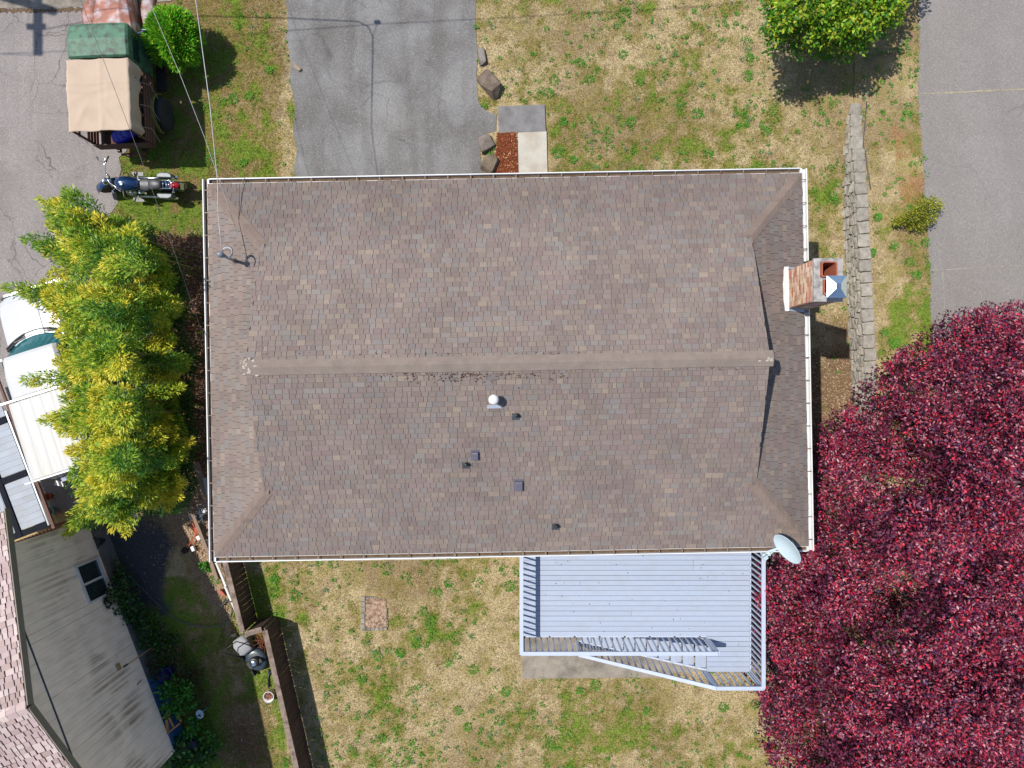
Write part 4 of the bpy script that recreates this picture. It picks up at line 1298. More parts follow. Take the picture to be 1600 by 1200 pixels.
# roof: two slabs, rake trim, rows of shingles
TE = TC + .30
m = MB(); RB = 9.3
for sg in (-1, 1):
    se = SP + sg*(3.13 + .75); ze = ZPK - (3.13+.75)*NSL
    a, c_, d, e_ = NP(SP, TE, ZPK-.02), NP(se, TE, ze-.02), NP(se, TC-RB, ze-.02), NP(SP, TC-RB, ZPK-.02)
    dn = V3(0, 0, -.13)
    m.add([a, c_, d, e_, a+dn, c_+dn, d+dn, e_+dn], [(0,1,2,3), (7,6,5,4), (0,4,5,1), (1,5,6,2), (2,6,7,3)])
M_nroof = pmat('mossy_underlay', lin(126,74,58,.55), .95, var=.4, scale=14, fine=.4)
nroof = m.build('roof', M_nroof, nbh)
for sg in (-1, 1):
    se = SP + sg*(3.13+.78); ze = ZPK - (3.13+.78)*NSL
    m = MB(); m.bar(NP(SP + sg*.01, TE+.012, ZPK-.085), NP(se, TE+.012, ze-.085), .024, .16); m.build('rake_board', pmat('rake_trim', lin(150,140,124,.6), .7, var=.1), nbh)
PN = [lin(214,190,186,.62), lin(204,180,178,.62), lin(224,204,198,.62), lin(196,172,166,.62)]
tabs = []
for sg in (-1, 1):
    up = (NP(SP, 0, ZPK) - NP(SP + sg*3.88, 0, ZPK - 3.88*NSL)).normalized()
    org = NP(SP + sg*3.88, TC-3.2, ZPK - 3.88*NSL)
    al = NN
    global_pal = PALX[:]; PALX[:] = PN
    Ld = 3.88*math.hypot(1, NSL)
    for t4 in tabs_for(org, al, up, 3.5, Ld, lambda d: (0, 3.2 + (TE-TC)), e=.12, seed=31+sg):
        tabs.append(t4)
    PALX[:] = global_pal
m = MB(); r = random.Random(8)
for top, col, ar, o in tabs:
    c = sum((V3(*p) for p in top[:4]), V3(0,0,0)) / 4
    q = [c + (V3(*p)-c)*(.88 if r.random() < .8 else .8) + V3(0, 0, .004 if k < 4 else 0) for k, p in enumerate(top)]
    m.add(q, FQ, col)
tag(m.build('shingle_courses', M_shingle, nroof), kind='stuff')
m = MB()
for i in range(16):
    t0 = TE - .02 - i*.21
    p = lambda t, s, dz: NP(SP + s, t, ZPK - abs(s)*NSL + dz)
    m.add([p(t0, -.13, .012), p(t0, 0, .02), p(t0, .13, .012), p(t0-.22, -.13, .004), p(t0-.22, 0, .012), p(t0-.22, .13, .004)], [(0,1,4,3), (1,2,5,4)], PN[i % 4])
tag(m.build('ridge_caps', M_shingle, nroof), kind='stuff')
m = MB()
for i in range(900):
    s = r.uniform(-3.8, 3.8); t = TE - abs(r.gauss(0, 1.0)); c = NP(SP+s, t, ZPK - abs(s)*NSL - .004)
    q = r.uniform(.008, .022); m.ell(c, (q, q, .009), 5, 3)
tag(m.build('moss', M_moss, nroof), kind='stuff')

# porch of the neighbouring house, beside the white pickup
porch = thing('porch', 'low grey boarded porch with dark frame and a brown handrail, at the far left edge', 'porch', NP(-2.2, -12.6, 0))
ZPch = 1.0
def prail(a, c, w, h, mat, name): m = MB(); m.bar(a, c, w, h); return m.build(name, mat, porch)
M_pdeck = pmat('porch_paint', lin(176,186,200,.6), .6, var=.06, island=.05, stain=lin(150,150,150,.6), stain_amt=.5, stain_scale=3)
M_pframe = pmat('dark_frame', (.012,.014,.02), .9, spec=.1)
M_rust = pmat('brown_handrail', lin(110,70,58,.6), .7, var=.2, scale=8)
pt1, pt0 = -12.28, -12.92
for s_a, s_b in ((-.95, -2.17), (-2.36, -3.62), (-3.8, -5.0)):
    k = 8
    for i in range(k):
        a = s_a + (s_b-s_a)*i/k; c = s_a + (s_b-s_a)*(i+1)/k
        m = MB(); m.add([NP(a-.002, pt1, ZPch), NP(a-.002, pt0, ZPch), NP(c+.002, pt0, ZPch), NP(c+.002, pt1, ZPch)] + [NP(a-.002, pt1, ZPch-.03), NP(a-.002, pt0, ZPch-.03), NP(c+.002, pt0, ZPch-.03), NP(c+.002, pt1, ZPch-.03)],
              [(0,1,2,3), (7,6,5,4), (0,4,5,1), (1,5,6,2), (2,6,7,3), (3,7,4,0)])
        m.build('porch_board', M_pdeck, porch)
for i in range(5):
    t = -13.12 - i*.115
    m = MB(); m.bar(NP(-.95, t, ZPch-.1), NP(-2.3, t, ZPch-.1), .108, .03); m.build('porch_board', M_pdeck, porch)
prail(NP(-.8, -13.0, ZPch-.02), NP(-5.0, -13.0, ZPch-.02), .13, .12, M_pframe, 'beam')
prail(NP(-2.265, -12.27, ZPch-.02), NP(-2.265, -12.93, ZPch-.02), .16, .10, M_pframe, 'beam')
prail(NP(-3.71, -12.27, ZPch-.02), NP(-3.71, -12.93, ZPch-.02), .16, .10, M_pframe, 'beam')
prail(NP(-.86, -12.2, ZPch-.03), NP(-.86, -13.6, ZPch-.03), .16, .10, M_pframe, 'beam')
prail(NP(-.82, -12.205, ZPch), NP(-3.9, -12.205, ZPch), .035, .10, M_silver, 'edge_trim')
prail(NP(-.7, -12.11, ZPch+.02), NP(-5.0, -12.11, ZPch+.02), .06, .05, M_rust, 'handrail')
for i in range(12):
    p = NP(-.72, -12.2 - i*.1, .1); m = MB(); m.bar(p, p + V3(0,0,.84), .03, .03, up=(1,0,0)); m.build('baluster', M_rust, porch)
for s in (-.75, -2.27, -3.7): m = MB(); p = NP(s, -12.14, 0); m.box(p + V3(0,0,.5), (.09,.09,1.02), rot2(.36)); m.build('post', M_rust, porch)
# ------------------------------------------------------------------ old flatbed truck
tr_ = thing('truck', 'antique rusty truck with green cab roof and a tan tarp over its stake bed', 'truck', (-9.86, 6.08, 0), math.radians(2.4))
M_rustp = pmat('rusty_hood', lin(170,108,88,.62), .6, .1, var=.3, scale=5, fine=.15, stain=lin(200,194,200,.66), stain_amt=1.0, stain_scale=4.5, bump=.3)
M_green = pmat('green_cab_paint', lin(84,134,104,.6), .6, var=.15, scale=5, fine=.12, stain=lin(58,62,54,.6), stain_amt=.95, stain_scale=7, bump=.2)
M_tarp = pmat('tan_tarp', lin(216,192,168,.58), .85, var=.05, scale=3, fine=.03)
M_wood = pmat('bed_wood', lin(112,78,64,.6), .85, var=.25, scale=6, stretch=(6,6,1))
M_blue = pmat('blue_plastic', lin(30,40,190,.6), .5)
M_yel = pmat('faded_yellow_paint', lin(150,150,84,.6), .6, var=.2)
def part(par, name, mat, fn, smooth=False, bevel=0):
    m = MB(); fn(m); return m.build(name, mat, par, smooth, bevel, local=True)
def wheel(par, c, r, w, axis='x', name='wheel', rimmat=None, spokes=0, rr=.62):
    M = Matrix.Rotation(math.pi/2, 3, 'Y') if axis == 'x' else Matrix.Rotation(math.pi/2, 3, 'X')
    if isinstance(axis, float): M = Matrix.Rotation(axis, 3, 'Z') @ Matrix.Rotation(math.pi/2, 3, 'X')
    t = part(par, name, M_rubber, lambda m: m.lathe([(r*rr,-w*.42),(r*.8,-w*.5),(r*.95,-w*.42),(r,-w*.2),(r,w*.2),(r*.95,w*.42),(r*.8,w*.5),(r*rr,w*.42)], 24, M, c), True)
    def rim(m):
        m.lathe([(r*rr*1.02,-w*.36),(r*rr*1.02,w*.36),(r*rr*.86,w*.36),(r*rr*.86,-w*.36),(r*rr*1.02,-w*.36)], 24, M, c, cap=False)
        m.lathe([(r*.16,-w*.4),(r*.16,w*.4)], 12, M, c)
        for k in range(spokes or 8):
            a = 2*math.pi*k/(spokes or 8); d = M @ V3(math.cos(a), math.sin(a), 0)
            m.bar(V3(*c) + d*r*.1, V3(*c) + d*r*rr*.9, w*.22 if not spokes else .012, w*.2 if not spokes else .012, up=M @ V3(0,0,1))
    part(t, 'rim', rimmat or M_rust, rim)
    return t
# frame, bed
part(tr_, 'chassis', M_black, lambda m: (m.bar((-.33,-.05,.55),(-.33,3.9,.55),.08,.12), m.bar((.33,-.05,.55),(.33,3.9,.55),.08,.12), m.bar((-.7,.9,.42),(.7,.9,.42),.07,.07), m.bar((-.65,3.35,.42),(.65,3.35,.42),.06,.06)))
for i in range(9):
    x = -.70 + .155*(i+.5)
    part(tr_, 'bed_plank', M_wood, lambda m: m.box((x, .86, .70), (.148, 1.72, .04)))
for s in (-1, 1):
    for k in range(4):
        z = .84 + .13*k
        part(tr_, 'side_slat', M_wood, lambda m: m.bar((s*.715, 0, z), (s*.715, 1.72, z), .022, .09))
    for y in (.02, .58, 1.14, 1.70):
        part(tr_, 'stake', M_wood, lambda m: m.box((s*.69, y, 1.32), (.035, .045, 1.24)))
    part(tr_, 'upper_side_rail', M_wood, lambda m: m.bar((s*.715, 0, 1.62), (s*.715, 1.72, 1.62), .025, .08))
for k in range(3):
    z = .80 + .12*k
    part(tr_, 'tailboard', M_wood, lambda m: m.bar((-.7, -.03, z), (.7, -.03, z), .022, .10))
part(tr_, 'bow', M_wood, lambda m: [m.bar((-.72, y, 1.95), (.72, y, 1.95), .03, .03) for y in (.05, .6, 1.15, 1.68)])
# load
part(tr_, 'blue_tarp', M_blue, lambda m: [m.ell((-.05+.14*k, .18+.05*k, 1.0+.05*k), (.22, .2, .16), 10, 6) for k in range(3)], True)
part(tr_, 'load_box', M_silver, lambda m: m.box((.28, .42, 1.05), (.62, .3, .5)))
part(tr_, 'load_crate', M_wood, lambda m: (m.box((-.4, .75, .95), (.5, .7, .42)), m.box((.3, 1.1, .9), (.6, .5, .35))))
part(tr_, 'metal_rail', M_silver, lambda m: m.bar((.60, .05, 1.28), (.60, 1.65, 1.28), .05, .09))
# tarp: a draped, creased cloth with the east side hanging down
def tarp(m):
    nx, ny = 40, 46; vs = []; r_ = random.Random(2)
    for j in range(ny+1):
        for i in range(nx+1):
            u = i/nx; v = j/ny
            y = -.02 + 1.72*v
            s = -.80 + u*1.98
            sag = 0
            for yb in (.05, .6, 1.15, 1.68): pass
            fy = v*3 % 1.0
            if s < -.765: x, z = -.765, 1.97 - (-.765 - s)*1.2
            elif s < .745: x = s; z = 1.985 - .018*math.sin(math.pi*fy)*math.sin(math.pi*(x+.765)/1.51)
            else:
                h = s - .745; x = .745 + .05*h + .035*math.sin(y*9 + 2*math.sin(y*4))*min(1, h*5); z = 1.985 - h*(1.0 + .22*math.sin(y*5.3+.5) )
            # creases and slack
            z += .004*math.sin(9*x + 5*math.sin(4*y)) * (y < .9)
            z += .016*math.exp(-((x - .12 - .18*(y-.5))/.05)**2) * (y < 1.2) * .6 + .012*math.exp(-((y-.98-.05*math.sin(5*x))/.04)**2)
            z += .02*math.exp(-((x+.45-.5*(y-.35))/.07)**2)*math.exp(-((y-.4)/.3)**2) + .018*math.exp(-((x-.25+.6*(y-.3))/.05)**2)*math.exp(-((y-.35)/.28)**2) + .016*math.exp(-((x-.05)/.03)**2) + .014*math.exp(-((y-1.12)/.03)**2) - .02*math.exp(-((x+.1)/.25)**2-((y-.82)/.15)**2)
            x += (.012*math.sin(5*y)+.006*math.sin(17*y)) * (u < .04 or u > .8)
            y += (.010*math.sin(9*x)) * (v < .05 or v > .95)
            vs.append((x, y, z))
    fs = [(j*(nx+1)+i, j*(nx+1)+i+1, (j+1)*(nx+1)+i+1, (j+1)*(nx+1)+i) for j in range(ny) for i in range(nx)]
    m.add(vs, fs)
o = part(tr_, 'tarp', M_tarp, tarp, True); sm = o.modifiers.new('cloth', 'SOLIDIFY'); sm.thickness = .006
part(tr_, 'tie_rope', M_cable_grey, lambda m: [m.tube([(.76, y, 1.55), (.80, y+.12, 1.1), (.83, y-.1, .74)], .006, 5) for y in (.2, .75, 1.3)])
# cab
def cab(m):
    rings = []
    for y, w, zt in ((1.76,.70,1.90),(1.80,.735,1.955),(2.2,.735,1.98),(2.52,.72,1.94),(2.60,.69,1.88)):
        rings.append([(-w, y, 1.72), (-w, y, zt-.05), (-w+.05, y, zt), (-.3, y, zt+.022), (.3, y, zt+.022), (w-.05, y, zt), (w, y, zt-.05), (w, y, 1.72)])
    m.loft([[V3(*p) for p in q] for q in rings])
part(tr_, 'cab_roof', M_green, cab, False, .01)
part(tr_, 'cab_body', M_green, lambda m: (m.box((0, 2.18, 1.0), (1.38, .80, .66)), [m.box((sx*.67, y, 1.53), (.05, .06, .42)) for sx in (-1, 1) for y in (1.80, 2.55)], m.box((0, 1.79, 1.53), (1.3, .03, .42))))
part(tr_, 'window', M_glass, lambda m: (m.box((0, 2.57, 1.53), (1.26, .012, .36)), m.box((.675, 2.18, 1.53), (.012, .68, .36)), m.box((-.675, 2.18, 1.53), (.012, .68, .36))))
part(tr_, 'side_mirror', M_chrome, lambda m: (m.tube([(.70, 2.5, 1.5), (.92, 2.56, 1.52)], .01, 6), m.box((.95, 2.56, 1.52), (.11, .02, .14))))
def hood(m):
    rings = []
    for y, w, zt in ((2.62,.60,1.30),(2.7,.58,1.33),(3.2,.50,1.33),(3.75,.40,1.30),(3.85,.38,1.25)):
        rings.append([V3(-w, y, .75), V3(-w, y, zt-.16), V3(-w*.86, y, zt-.05), V3(-w*.45, y, zt), V3(w*.45, y, zt), V3(w*.86, y, zt-.05), V3(w, y, zt-.16), V3(w, y, .75)])
    m.loft(rings)
part(tr_, 'hood', M_rustp, hood, False, .012)
part(tr_, 'radiator', M_black, lambda m: m.box((0, 3.89, 1.0), (.66, .06, .6)))
def fender(s):
    def f(m):
        rings = []
        for k in range(15):
            a = math.pi*(-.02 + 1.0*k/14); y = 3.32 - .62*math.cos(a)*(1 if k > 7 else 1.25); z = .42 + .52*math.sin(a)
            w = .15 + .05*math.sin(a)
            c = V3(s*.74, y, z); d = V3(0, -math.cos(a), math.sin(a))
            rings.append([c + V3(-w, 0, 0) - d*.02, c + V3(-w*.6, 0, 0) + d*.04, c + d*.06, c + V3(w*.6, 0, 0) + d*.04, c + V3(w, 0, 0) - d*.03, c - d*.0])
        m.loft(rings)
    return f
for s in (-1, 1):
    part(tr_, 'front_fender', M_rustp, fender(s), True)
    part(tr_, 'running_board', M_black, lambda m: m.box((s*.78, 2.1, .42), (.24, 1.1, .05)))
    part(tr_, 'headlight', M_chrome, lambda m: m.lathe([(.03,-.1),(.09,-.02),(.1,.03),(.02,.05)], 12, Matrix.Rotation(-math.pi/2, 3, 'X'), (s*.45, 3.85, .98)), True)
    wheel(tr_, (s*.82, .93, .42), .42, .17, 'x', rimmat=M_rust, spokes=0)
    wheel(tr_, (s*.74, 3.35, .40), .40, .15, 'x')
    def rf(m):
        rings = []
        for k in range(17):
            a = math.pi*(.0 + k/16); y = .93 - .49*math.cos(a); z = .42 + .5*math.sin(a)
            rings.append([V3(s*.715, y, z), V3(s*.80, y, z+.012), V3(s*.80, y*1 + .012*math.cos(a)*-1, z+.035*math.sin(a)+.004), V3(s*.715, y, z+.04*math.sin(a)+.004)])
        m.loft(rings)
    part(tr_, 'rear_fender', M_yel, rf)
part(tr_, 'tail_light', pmat('rusty_lamp', lin(110,60,46,.6), .5), lambda m: (m.ell((-.1,-.12,.5),(.1,.06,.05),10,6), m.bar((-.3,-.1,.5),(.35,-.1,.5),.05,.05)))

# ------------------------------------------------------------------ motorcycle (front points left), leaning on its stand
mc = thing('motorcycle', 'dark blue cruiser motorcycle with saddlebags parked where grass meets asphalt', 'motorcycle', P(224, 292, 0) + V3(.17, -.05, 0), math.radians(182), rx=0)
mc.rotation_euler = (math.radians(-7), 0, math.radians(178.5))
M_mblue = pmat('blue_tank_paint', (.006,.028,.09), .18, .3, var=.05, fine=.02, coat=1.0)
M_seat = pmat('black_leather', (.05,.052,.058), .45, var=.15, scale=20, bump=.3)
M_bag = pmat('saddlebag', (.10,.12,.14), .45, var=.2, scale=9)
M_redl = pmat('red_lens', lin(190,30,40,.6), .2)
# local +x is forward
wheel(mc, (-.78, 0, .33), .33, .17, 'y', rimmat=M_chrome, spokes=10)
fw_ = wheel(mc, (.80, .0, .34), .34, .12, math.radians(24), rimmat=M_chrome, spokes=10)
def arcf(cx, R, w, a0, a1, M=None):
    def f(m):
        rings = []
        for k in range(13):
            a = a0 + (a1-a0)*k/12; d = V3(math.cos(a), 0, math.sin(a))
            rings.append([V3(cx,0,.335) + (M @ q if M else q) for q in (d*R*.93 + V3(0,-w,0), d*R + V3(0,-w*.7,0), d*R*1.03, d*R + V3(0,w*.7,0), d*R*.93 + V3(0,w,0), d*R*.99)])
        m.loft(rings)
    return f
RZ = Matrix.Rotation(math.radians(24), 3, 'Z')
part(mc, 'front_fender', M_mblue, arcf(.80, .39, .095, math.radians(10), math.radians(150), RZ), True)
part(mc, 'rear_fender', M_mblue, arcf(-.78, .40, .12, math.radians(25), math.radians(170)), True)
part(mc, 'tank', M_mblue, lambda m: m.loft([[V3(x, w*math.cos(2*math.pi*k/14), z + h*math.sin(2*math.pi*k/14)) for k in range(14)] for x, w, h, z in ((.44,.05,.05,.86),(.40,.13,.11,.86),(.28,.19,.145,.84),(.10,.185,.135,.83),(-.05,.14,.11,.80),(-.14,.10,.07,.78))]), True)
part(mc, 'fuel_cap', M_chrome, lambda m: m.lathe([(.05,0),(.05,.02),(.02,.03)], 12, c=(.22,.03,.975)))
part(mc, 'seat', M_seat, lambda m: m.loft([[V3(x, w*math.cos(2*math.pi*k/14), z + h*math.sin(2*math.pi*k/14)) for k in range(14)] for x, w, h, z in ((-.08,.09,.05,.76),(-.16,.14,.06,.75),(-.27,.165,.06,.75),(-.38,.15,.065,.77),(-.43,.08,.05,.78))]), True)
part(mc, 'passenger_seat', M_seat, lambda m: m.loft([[V3(x, w*math.cos(2*math.pi*k/14), z + h*math.sin(2*math.pi*k/14)) for k in range(14)] for x, w, h, z in ((-.40,.10,.05,.83),(-.48,.135,.06,.85),(-.58,.13,.06,.86),(-.68,.11,.055,.86),(-.72,.07,.04,.86))]), True)
for s in (-1, 1):
    part(mc, 'saddlebag', M_bag, lambda m: m.loft([[V3(-.72+.20*a, s*(.20+.10*q), zz) for a, q in ((-1,0),(-.9,.9),(-.5,1.25),(.5,1.25),(.9,.9),(1,0))] for zz in (.42,.5,.66,.70)]), False, .02)
    part(mc, 'turn_signal', M_chrome, lambda m: (m.tube([(-.98,0,.72),(-.98,s*.15,.74)], .012, 6), m.ell((-.98,s*.17,.74),(.04,.03,.03),8,6)), True)
    part(mc, 'exhaust_pipe', M_chrome, lambda m: m.tube([(.32,s*.14,.55),(.36,s*.2,.4),(.2,s*.24,.28),(-.2,s*.24,.26),(-.9,s*.26,.30)], [.025,.028,.03,.035,.045], 10), True)
    part(mc, 'foot_board', M_black, lambda m: (m.box((.15,s*.33,.3),(.3,.1,.02)), m.bar((.15,s*.15,.3),(.15,s*.34,.3),.03,.02)))
    part(mc, 'crash_bar', M_chrome, lambda m: m.tube([(.36,s*.08,.68),(.38,s*.30,.58),(.36,s*.34,.42),(.3,s*.14,.28)], .016, 8), True)
def engine(m):
    for k in range(6):
        m.box((.26, 0, .45+.035*k), (.22, .27, .018)); m.box((.02, 0, .45+.035*k), (.22, .27, .018))
    m.box((.14, 0, .34), (.5, .26, .2)); m.lathe([(.12,-.19),(.13,-.15),(.13,.15),(.12,.19)], 14, Matrix.Rotation(math.pi/2,3,'X'), (.0,0,.33))
part(mc, 'engine', M_chrome, engine)
part(mc, 'air_cleaner', M_chrome, lambda m: m.lathe([(.09,.15),(.10,.2),(.07,.22)], 14, Matrix.Rotation(-math.pi/2,3,'X'), (.14,0,.58)), True)
part(mc, 'frame', M_black, lambda m: (m.tube([(.55,0,.9),(.45,0,.55),(.4,0,.25),(-.45,0,.25),(-.5,0,.6),(-.1,0,.72),(.5,0,.86)], .022, 8), m.tube([(-.5,.12,.6),(-.78,.13,.33)], .02, 8), m.tube([(-.5,-.12,.6),(-.78,-.13,.33)], .02, 8)))
RF = lambda x, y, z: V3(.80,0,0) + RZ @ V3(x-.80, y, z)
part(mc, 'fork', M_chrome, lambda m: (m.tube([RF(.80,.10,.34), RF(.54,.10,.95)], .024, 8), m.tube([RF(.80,-.10,.34), RF(.54,-.10,.95)], .024, 8), m.box(RF(.57,0,.88), (.07,.26,.03), RZ)), True)
hl = part(mc, 'headlight', M_chrome, lambda m: m.lathe([(.03,-.12),(.085,-.06),(.095,0),(.09,.03)], 14, RZ @ Matrix.Rotation(math.pi/2,3,'Y'), RF(.70,0,.86)), True)
part(hl, 'lens', M_glass, lambda m: m.lathe([(.088,.031),(.06,.045)], 14, RZ @ Matrix.Rotation(math.pi/2,3,'Y'), RF(.70,0,.86)))
hb = part(mc, 'handlebar', M_chrome, lambda m: m.tube([RF(.30,-.42,1.03), RF(.42,-.30,1.06), RF(.54,-.12,1.0), RF(.54,.12,1.0), RF(.42,.30,1.06), RF(.30,.42,1.03)], .014, 8), True)
for s in (-1, 1):
    part(hb, 'grip', M_black, lambda m: m.tube([RF(.38,s*.34,1.05), RF(.26,s*.46,1.02)], .019, 8), True)
    part(hb, 'mirror', M_chrome, lambda m: (m.tube([RF(.40,s*.32,1.06), RF(.46,s*.40,1.2)], .007, 6), m.ell(RF(.46,s*.44,1.21), (.02,.055,.04), 10, 6, RZ)), True)
    part(hb, 'lever', M_chrome, lambda m: m.bar(RF(.45,s*.30,1.05), RF(.36,s*.44,1.03), .012, .012))
part(mc, 'gauge', M_black, lambda m: m.lathe([(.05,0),(.055,.05),(.04,.06)], 12, c=RF(.50,0,1.02)))
part(mc, 'luggage_rack', M_chrome, lambda m: (m.tube([(-.72,.10,.88),(-.98,.10,.88),(-1.0,.0,.88),(-.98,-.10,.88),(-.72,-.10,.88)], .011, 8), [m.tube([(x,-.10,.88),(x,.10,.88)], .009, 6) for x in (-.78,-.86,-.94)]), True)
part(mc, 'tail_light', M_redl, lambda m: m.ell((-1.02,0,.74),(.13,.085,.07),12,8), True)
part(mc, 'licence_plate', M_silver, lambda m: m.box((-1.14,0,.6),(.012,.17,.11), Matrix.Rotation(.4,3,'Y')))
part(mc, 'kick_stand', M_chrome, lambda m: m.tube([(.05,.14,.26),(.0,.30,.0)], .014, 6))

# ------------------------------------------------------------------ white pickup with a canopy, under the yellow-green bamboo
pk = thing('pickup_truck', 'white pickup truck with ribbed white canopy, half hidden under the bamboo clump', 'pickup truck', P(74, 690, 0) + V3(1.16, .36, 0), math.radians(17.5))
M_wp = pmat('white_car_paint', (.45,.45,.45), .25, var=.02, fine=0, coat=.6)
M_can = pmat('white_canopy', (.41,.41,.405), .45, var=.04, stain=(.42,.36,.28), stain_amt=.5, stain_scale=2, stretch=(6,1,1))
W = .86
def pbody(m):
    rings = []
    for y, w, zt in ((-1.05,.84,.92),(-1.0,W,.98),(1.45,W,.98),(2.35,W,1.02),(3.3,W-.02,.98),(3.62,.80,.90),(3.78,.66,.75)):
        rings.append([V3(-w+.04, y, .38), V3(-w, y, .55), V3(-w, y, zt-.1), V3(-w+.07, y, zt-.01), V3(-w*.5, y, zt+.02), V3(0, y, zt+.03), V3(w*.5, y, zt+.02), V3(w-.07, y, zt-.01), V3(w, y, zt-.1), V3(w, y, .55), V3(w-.04, y, .38)])
    m.loft(rings)
part(pk, 'body', M_wp, pbody, False, .02)
part(pk, 'hood', M_wp, lambda m: m.loft([[V3(-w+.03, y, z-.02), V3(-w+.14, y, z+.022), V3(-.26, y, z+.04), V3(-.24, y, z+.055), V3(.24, y, z+.055), V3(.26, y, z+.04), V3(w-.14, y, z+.022), V3(w-.03, y, z-.02)] for y, w, z in ((2.42-.0,W-.04,1.04),(3.0,W-.05,1.02),(3.5,W-.09,.96),(3.70,W-.2,.88))]), False, .01)
def cabr(m):
    rings = []
    for y, w, z0, zt in ((1.02,.76,1.0,1.56),(1.06,.74,1.0,1.60),(1.6,.73,1.0,1.62),(2.0,.70,1.0,1.585),(2.1,.69,1.0,1.54)):
        rings.append([V3(-w-.06, y, z0), V3(-w, y, zt-.07), V3(-w+.08, y, zt), V3(0, y, zt+.025), V3(w-.08, y, zt), V3(w, y, zt-.07), V3(w+.06, y, z0)])
    m.loft(rings)
part(pk, 'cab_roof', M_wp, cabr, False, .02)
def wsh(m):
    n = 10; a = []; c = []
    for i in range(n+1):
        u = -1 + 2*i/n
        a.append(V3(u*.67, 2.09 - .13*u*u, 1.545)); c.append(V3(u*.78, 2.56 - .26*u*u, 1.06))
    m.add(a + c, [(i, i+1, n+2+i, n+1+i) for i in range(n)])
    m.add([p - V3(0,.03,.03) for p in a + c], [(i, n+1+i, n+2+i, i+1) for i in range(n)])
part(pk, 'windshield', pmat('tinted_windshield', lin(20,120,130,.5), .08, var=.1, spec=.6), wsh)
def cowl(m):
    n = 10
    for k, (y0, zz, w) in enumerate(((2.60, 1.055, .80), (2.66, 1.06, .80))):
        pts = [V3(-w + 2*w*i/n, y0 - .26*(-1+2*i/n)**2, zz) for i in range(n+1)]
        m.tube(pts, .034 if k else .03, 6)
part(pk, 'cowl', M_black, cowl)
part(pk, 'wiper', M_black, lambda m: (m.bar((-.55, 2.50, 1.10), (.0, 2.58, 1.09), .015, .012), m.bar((.05, 2.56, 1.09), (.6, 2.48, 1.10), .015, .012)))
def canopy(m):
    rings = []
    for y, k in ((-1.02, .0), (-.98, 1), (.94, 1), (.98, .0)):
        w = .80; zt = 1.60 + .03*k
        top = [V3(-w + 2*w*i/24, y, zt + (.012 if i % 4 in (1, 2) else 0) + .03*(1-((i-12)/12)**2)) for i in range(25)]
        rings.append([V3(-w-.05, y, .99)] + [V3(-w-.005, y, zt-.06)] + top + [V3(w+.005, y, zt-.06), V3(w+.05, y, .99)])
    m.loft(rings)
part(pk, 'canopy', M_can, canopy, False, .008)
part(pk, 'roof_rack', M_silver, lambda m: m.bar((-.95, 1.0, 1.68), (.8, 1.0, 1.68), .045, .03))
part(pk, 'roof_rack', M_silver, lambda m: m.bar((-.98, -1.02, 1.65), (.86, -1.02, 1.65), .03, .02))
for y in (-1.12, 3.84): part(pk, 'bumper', M_chrome, lambda m: m.bar((-.79,y,.52),(.79,y,.52),.1,.14))
for s in (-1, 1):
    for y in (-.3, 2.95): wheel(pk, (s*.76, y, .33), .33, .2, 'x', rimmat=M_silver)
    part(pk, 'side_mirror', M_wp, lambda m: m.box((s*.98, 2.15, 1.12), (.16, .09, .13)), False, .02)
    part(pk, 'side_window', M_glass, lambda m: m.box((s*.792, 1.6, 1.29), (.02, .85, .34), Matrix.Rotation(-s*.1, 3, 'Y')))
    part(pk, 'headlight', M_glass, lambda m: m.box((s*.6, 3.72, .78), (.24, .06, .12)))

# ------------------------------------------------------------------ satellite dish
ds = thing('satellite_dish', 'pale grey oval satellite dish on the roof corner above the deck', 'satellite dish', P(1198, 863, 4.4))
M_dish = pmat('dish_paint', lin(196,214,222,.74), .45, var=.04, stain=(.45,.47,.46), stain_amt=.3, stain_scale=8)
dc = P(1231.5, 856.5, 4.86); dn = V3(-.80, -.50, .34).normalized()
Mj = V3(-dn.y, dn.x, 0).normalized(); Mn = dn.cross(Mj)
MD = Matrix((Mj, Mn, dn)).transposed()
MD2 = MD @ Matrix.Diagonal(V3(1.02, .92, 1))
m = MB(); R_ = .335
prof = [(R_*q, .07*q*q) for q in (.001,.3,.55,.8,.96,1.0)] + [(R_*1.012, .066), (R_*.98, .05), (R_*.6, .014), (R_*.001, -.018)]
m.lathe(prof, 36, MD2, dc - dn*.03, cap=False); m.build('reflector', M_dish, ds, smooth=True)
m = MB(); m.tube([P(1196, 866, 4.32), P(1199, 862, 4.42), dc - dn*.10 - V3(0,0,.06)], .026, 10); m.build('mast', M_dish, ds, smooth=True)
m = MB(); m.ell(P(1201, 865, 4.44), (.05, .045, .04), 10, 6); m.box(P(1196, 865.5, 4.34), (.16, .05, .16)); m.build('bracket', M_dish, ds)
m = MB(); m.box(dc - dn*.09, (.14, .14, .08), MD); m.build('back_clamp', M_silver, ds)
m = MB(); m.tube([dc - Mn*.30 - dn*.04, dc - Mn*.34 + dn*.34], .014, 8); m.box(dc - Mn*.34 + dn*.37, (.07,.07,.10), MD); m.build('feed_arm', M_dish, ds)

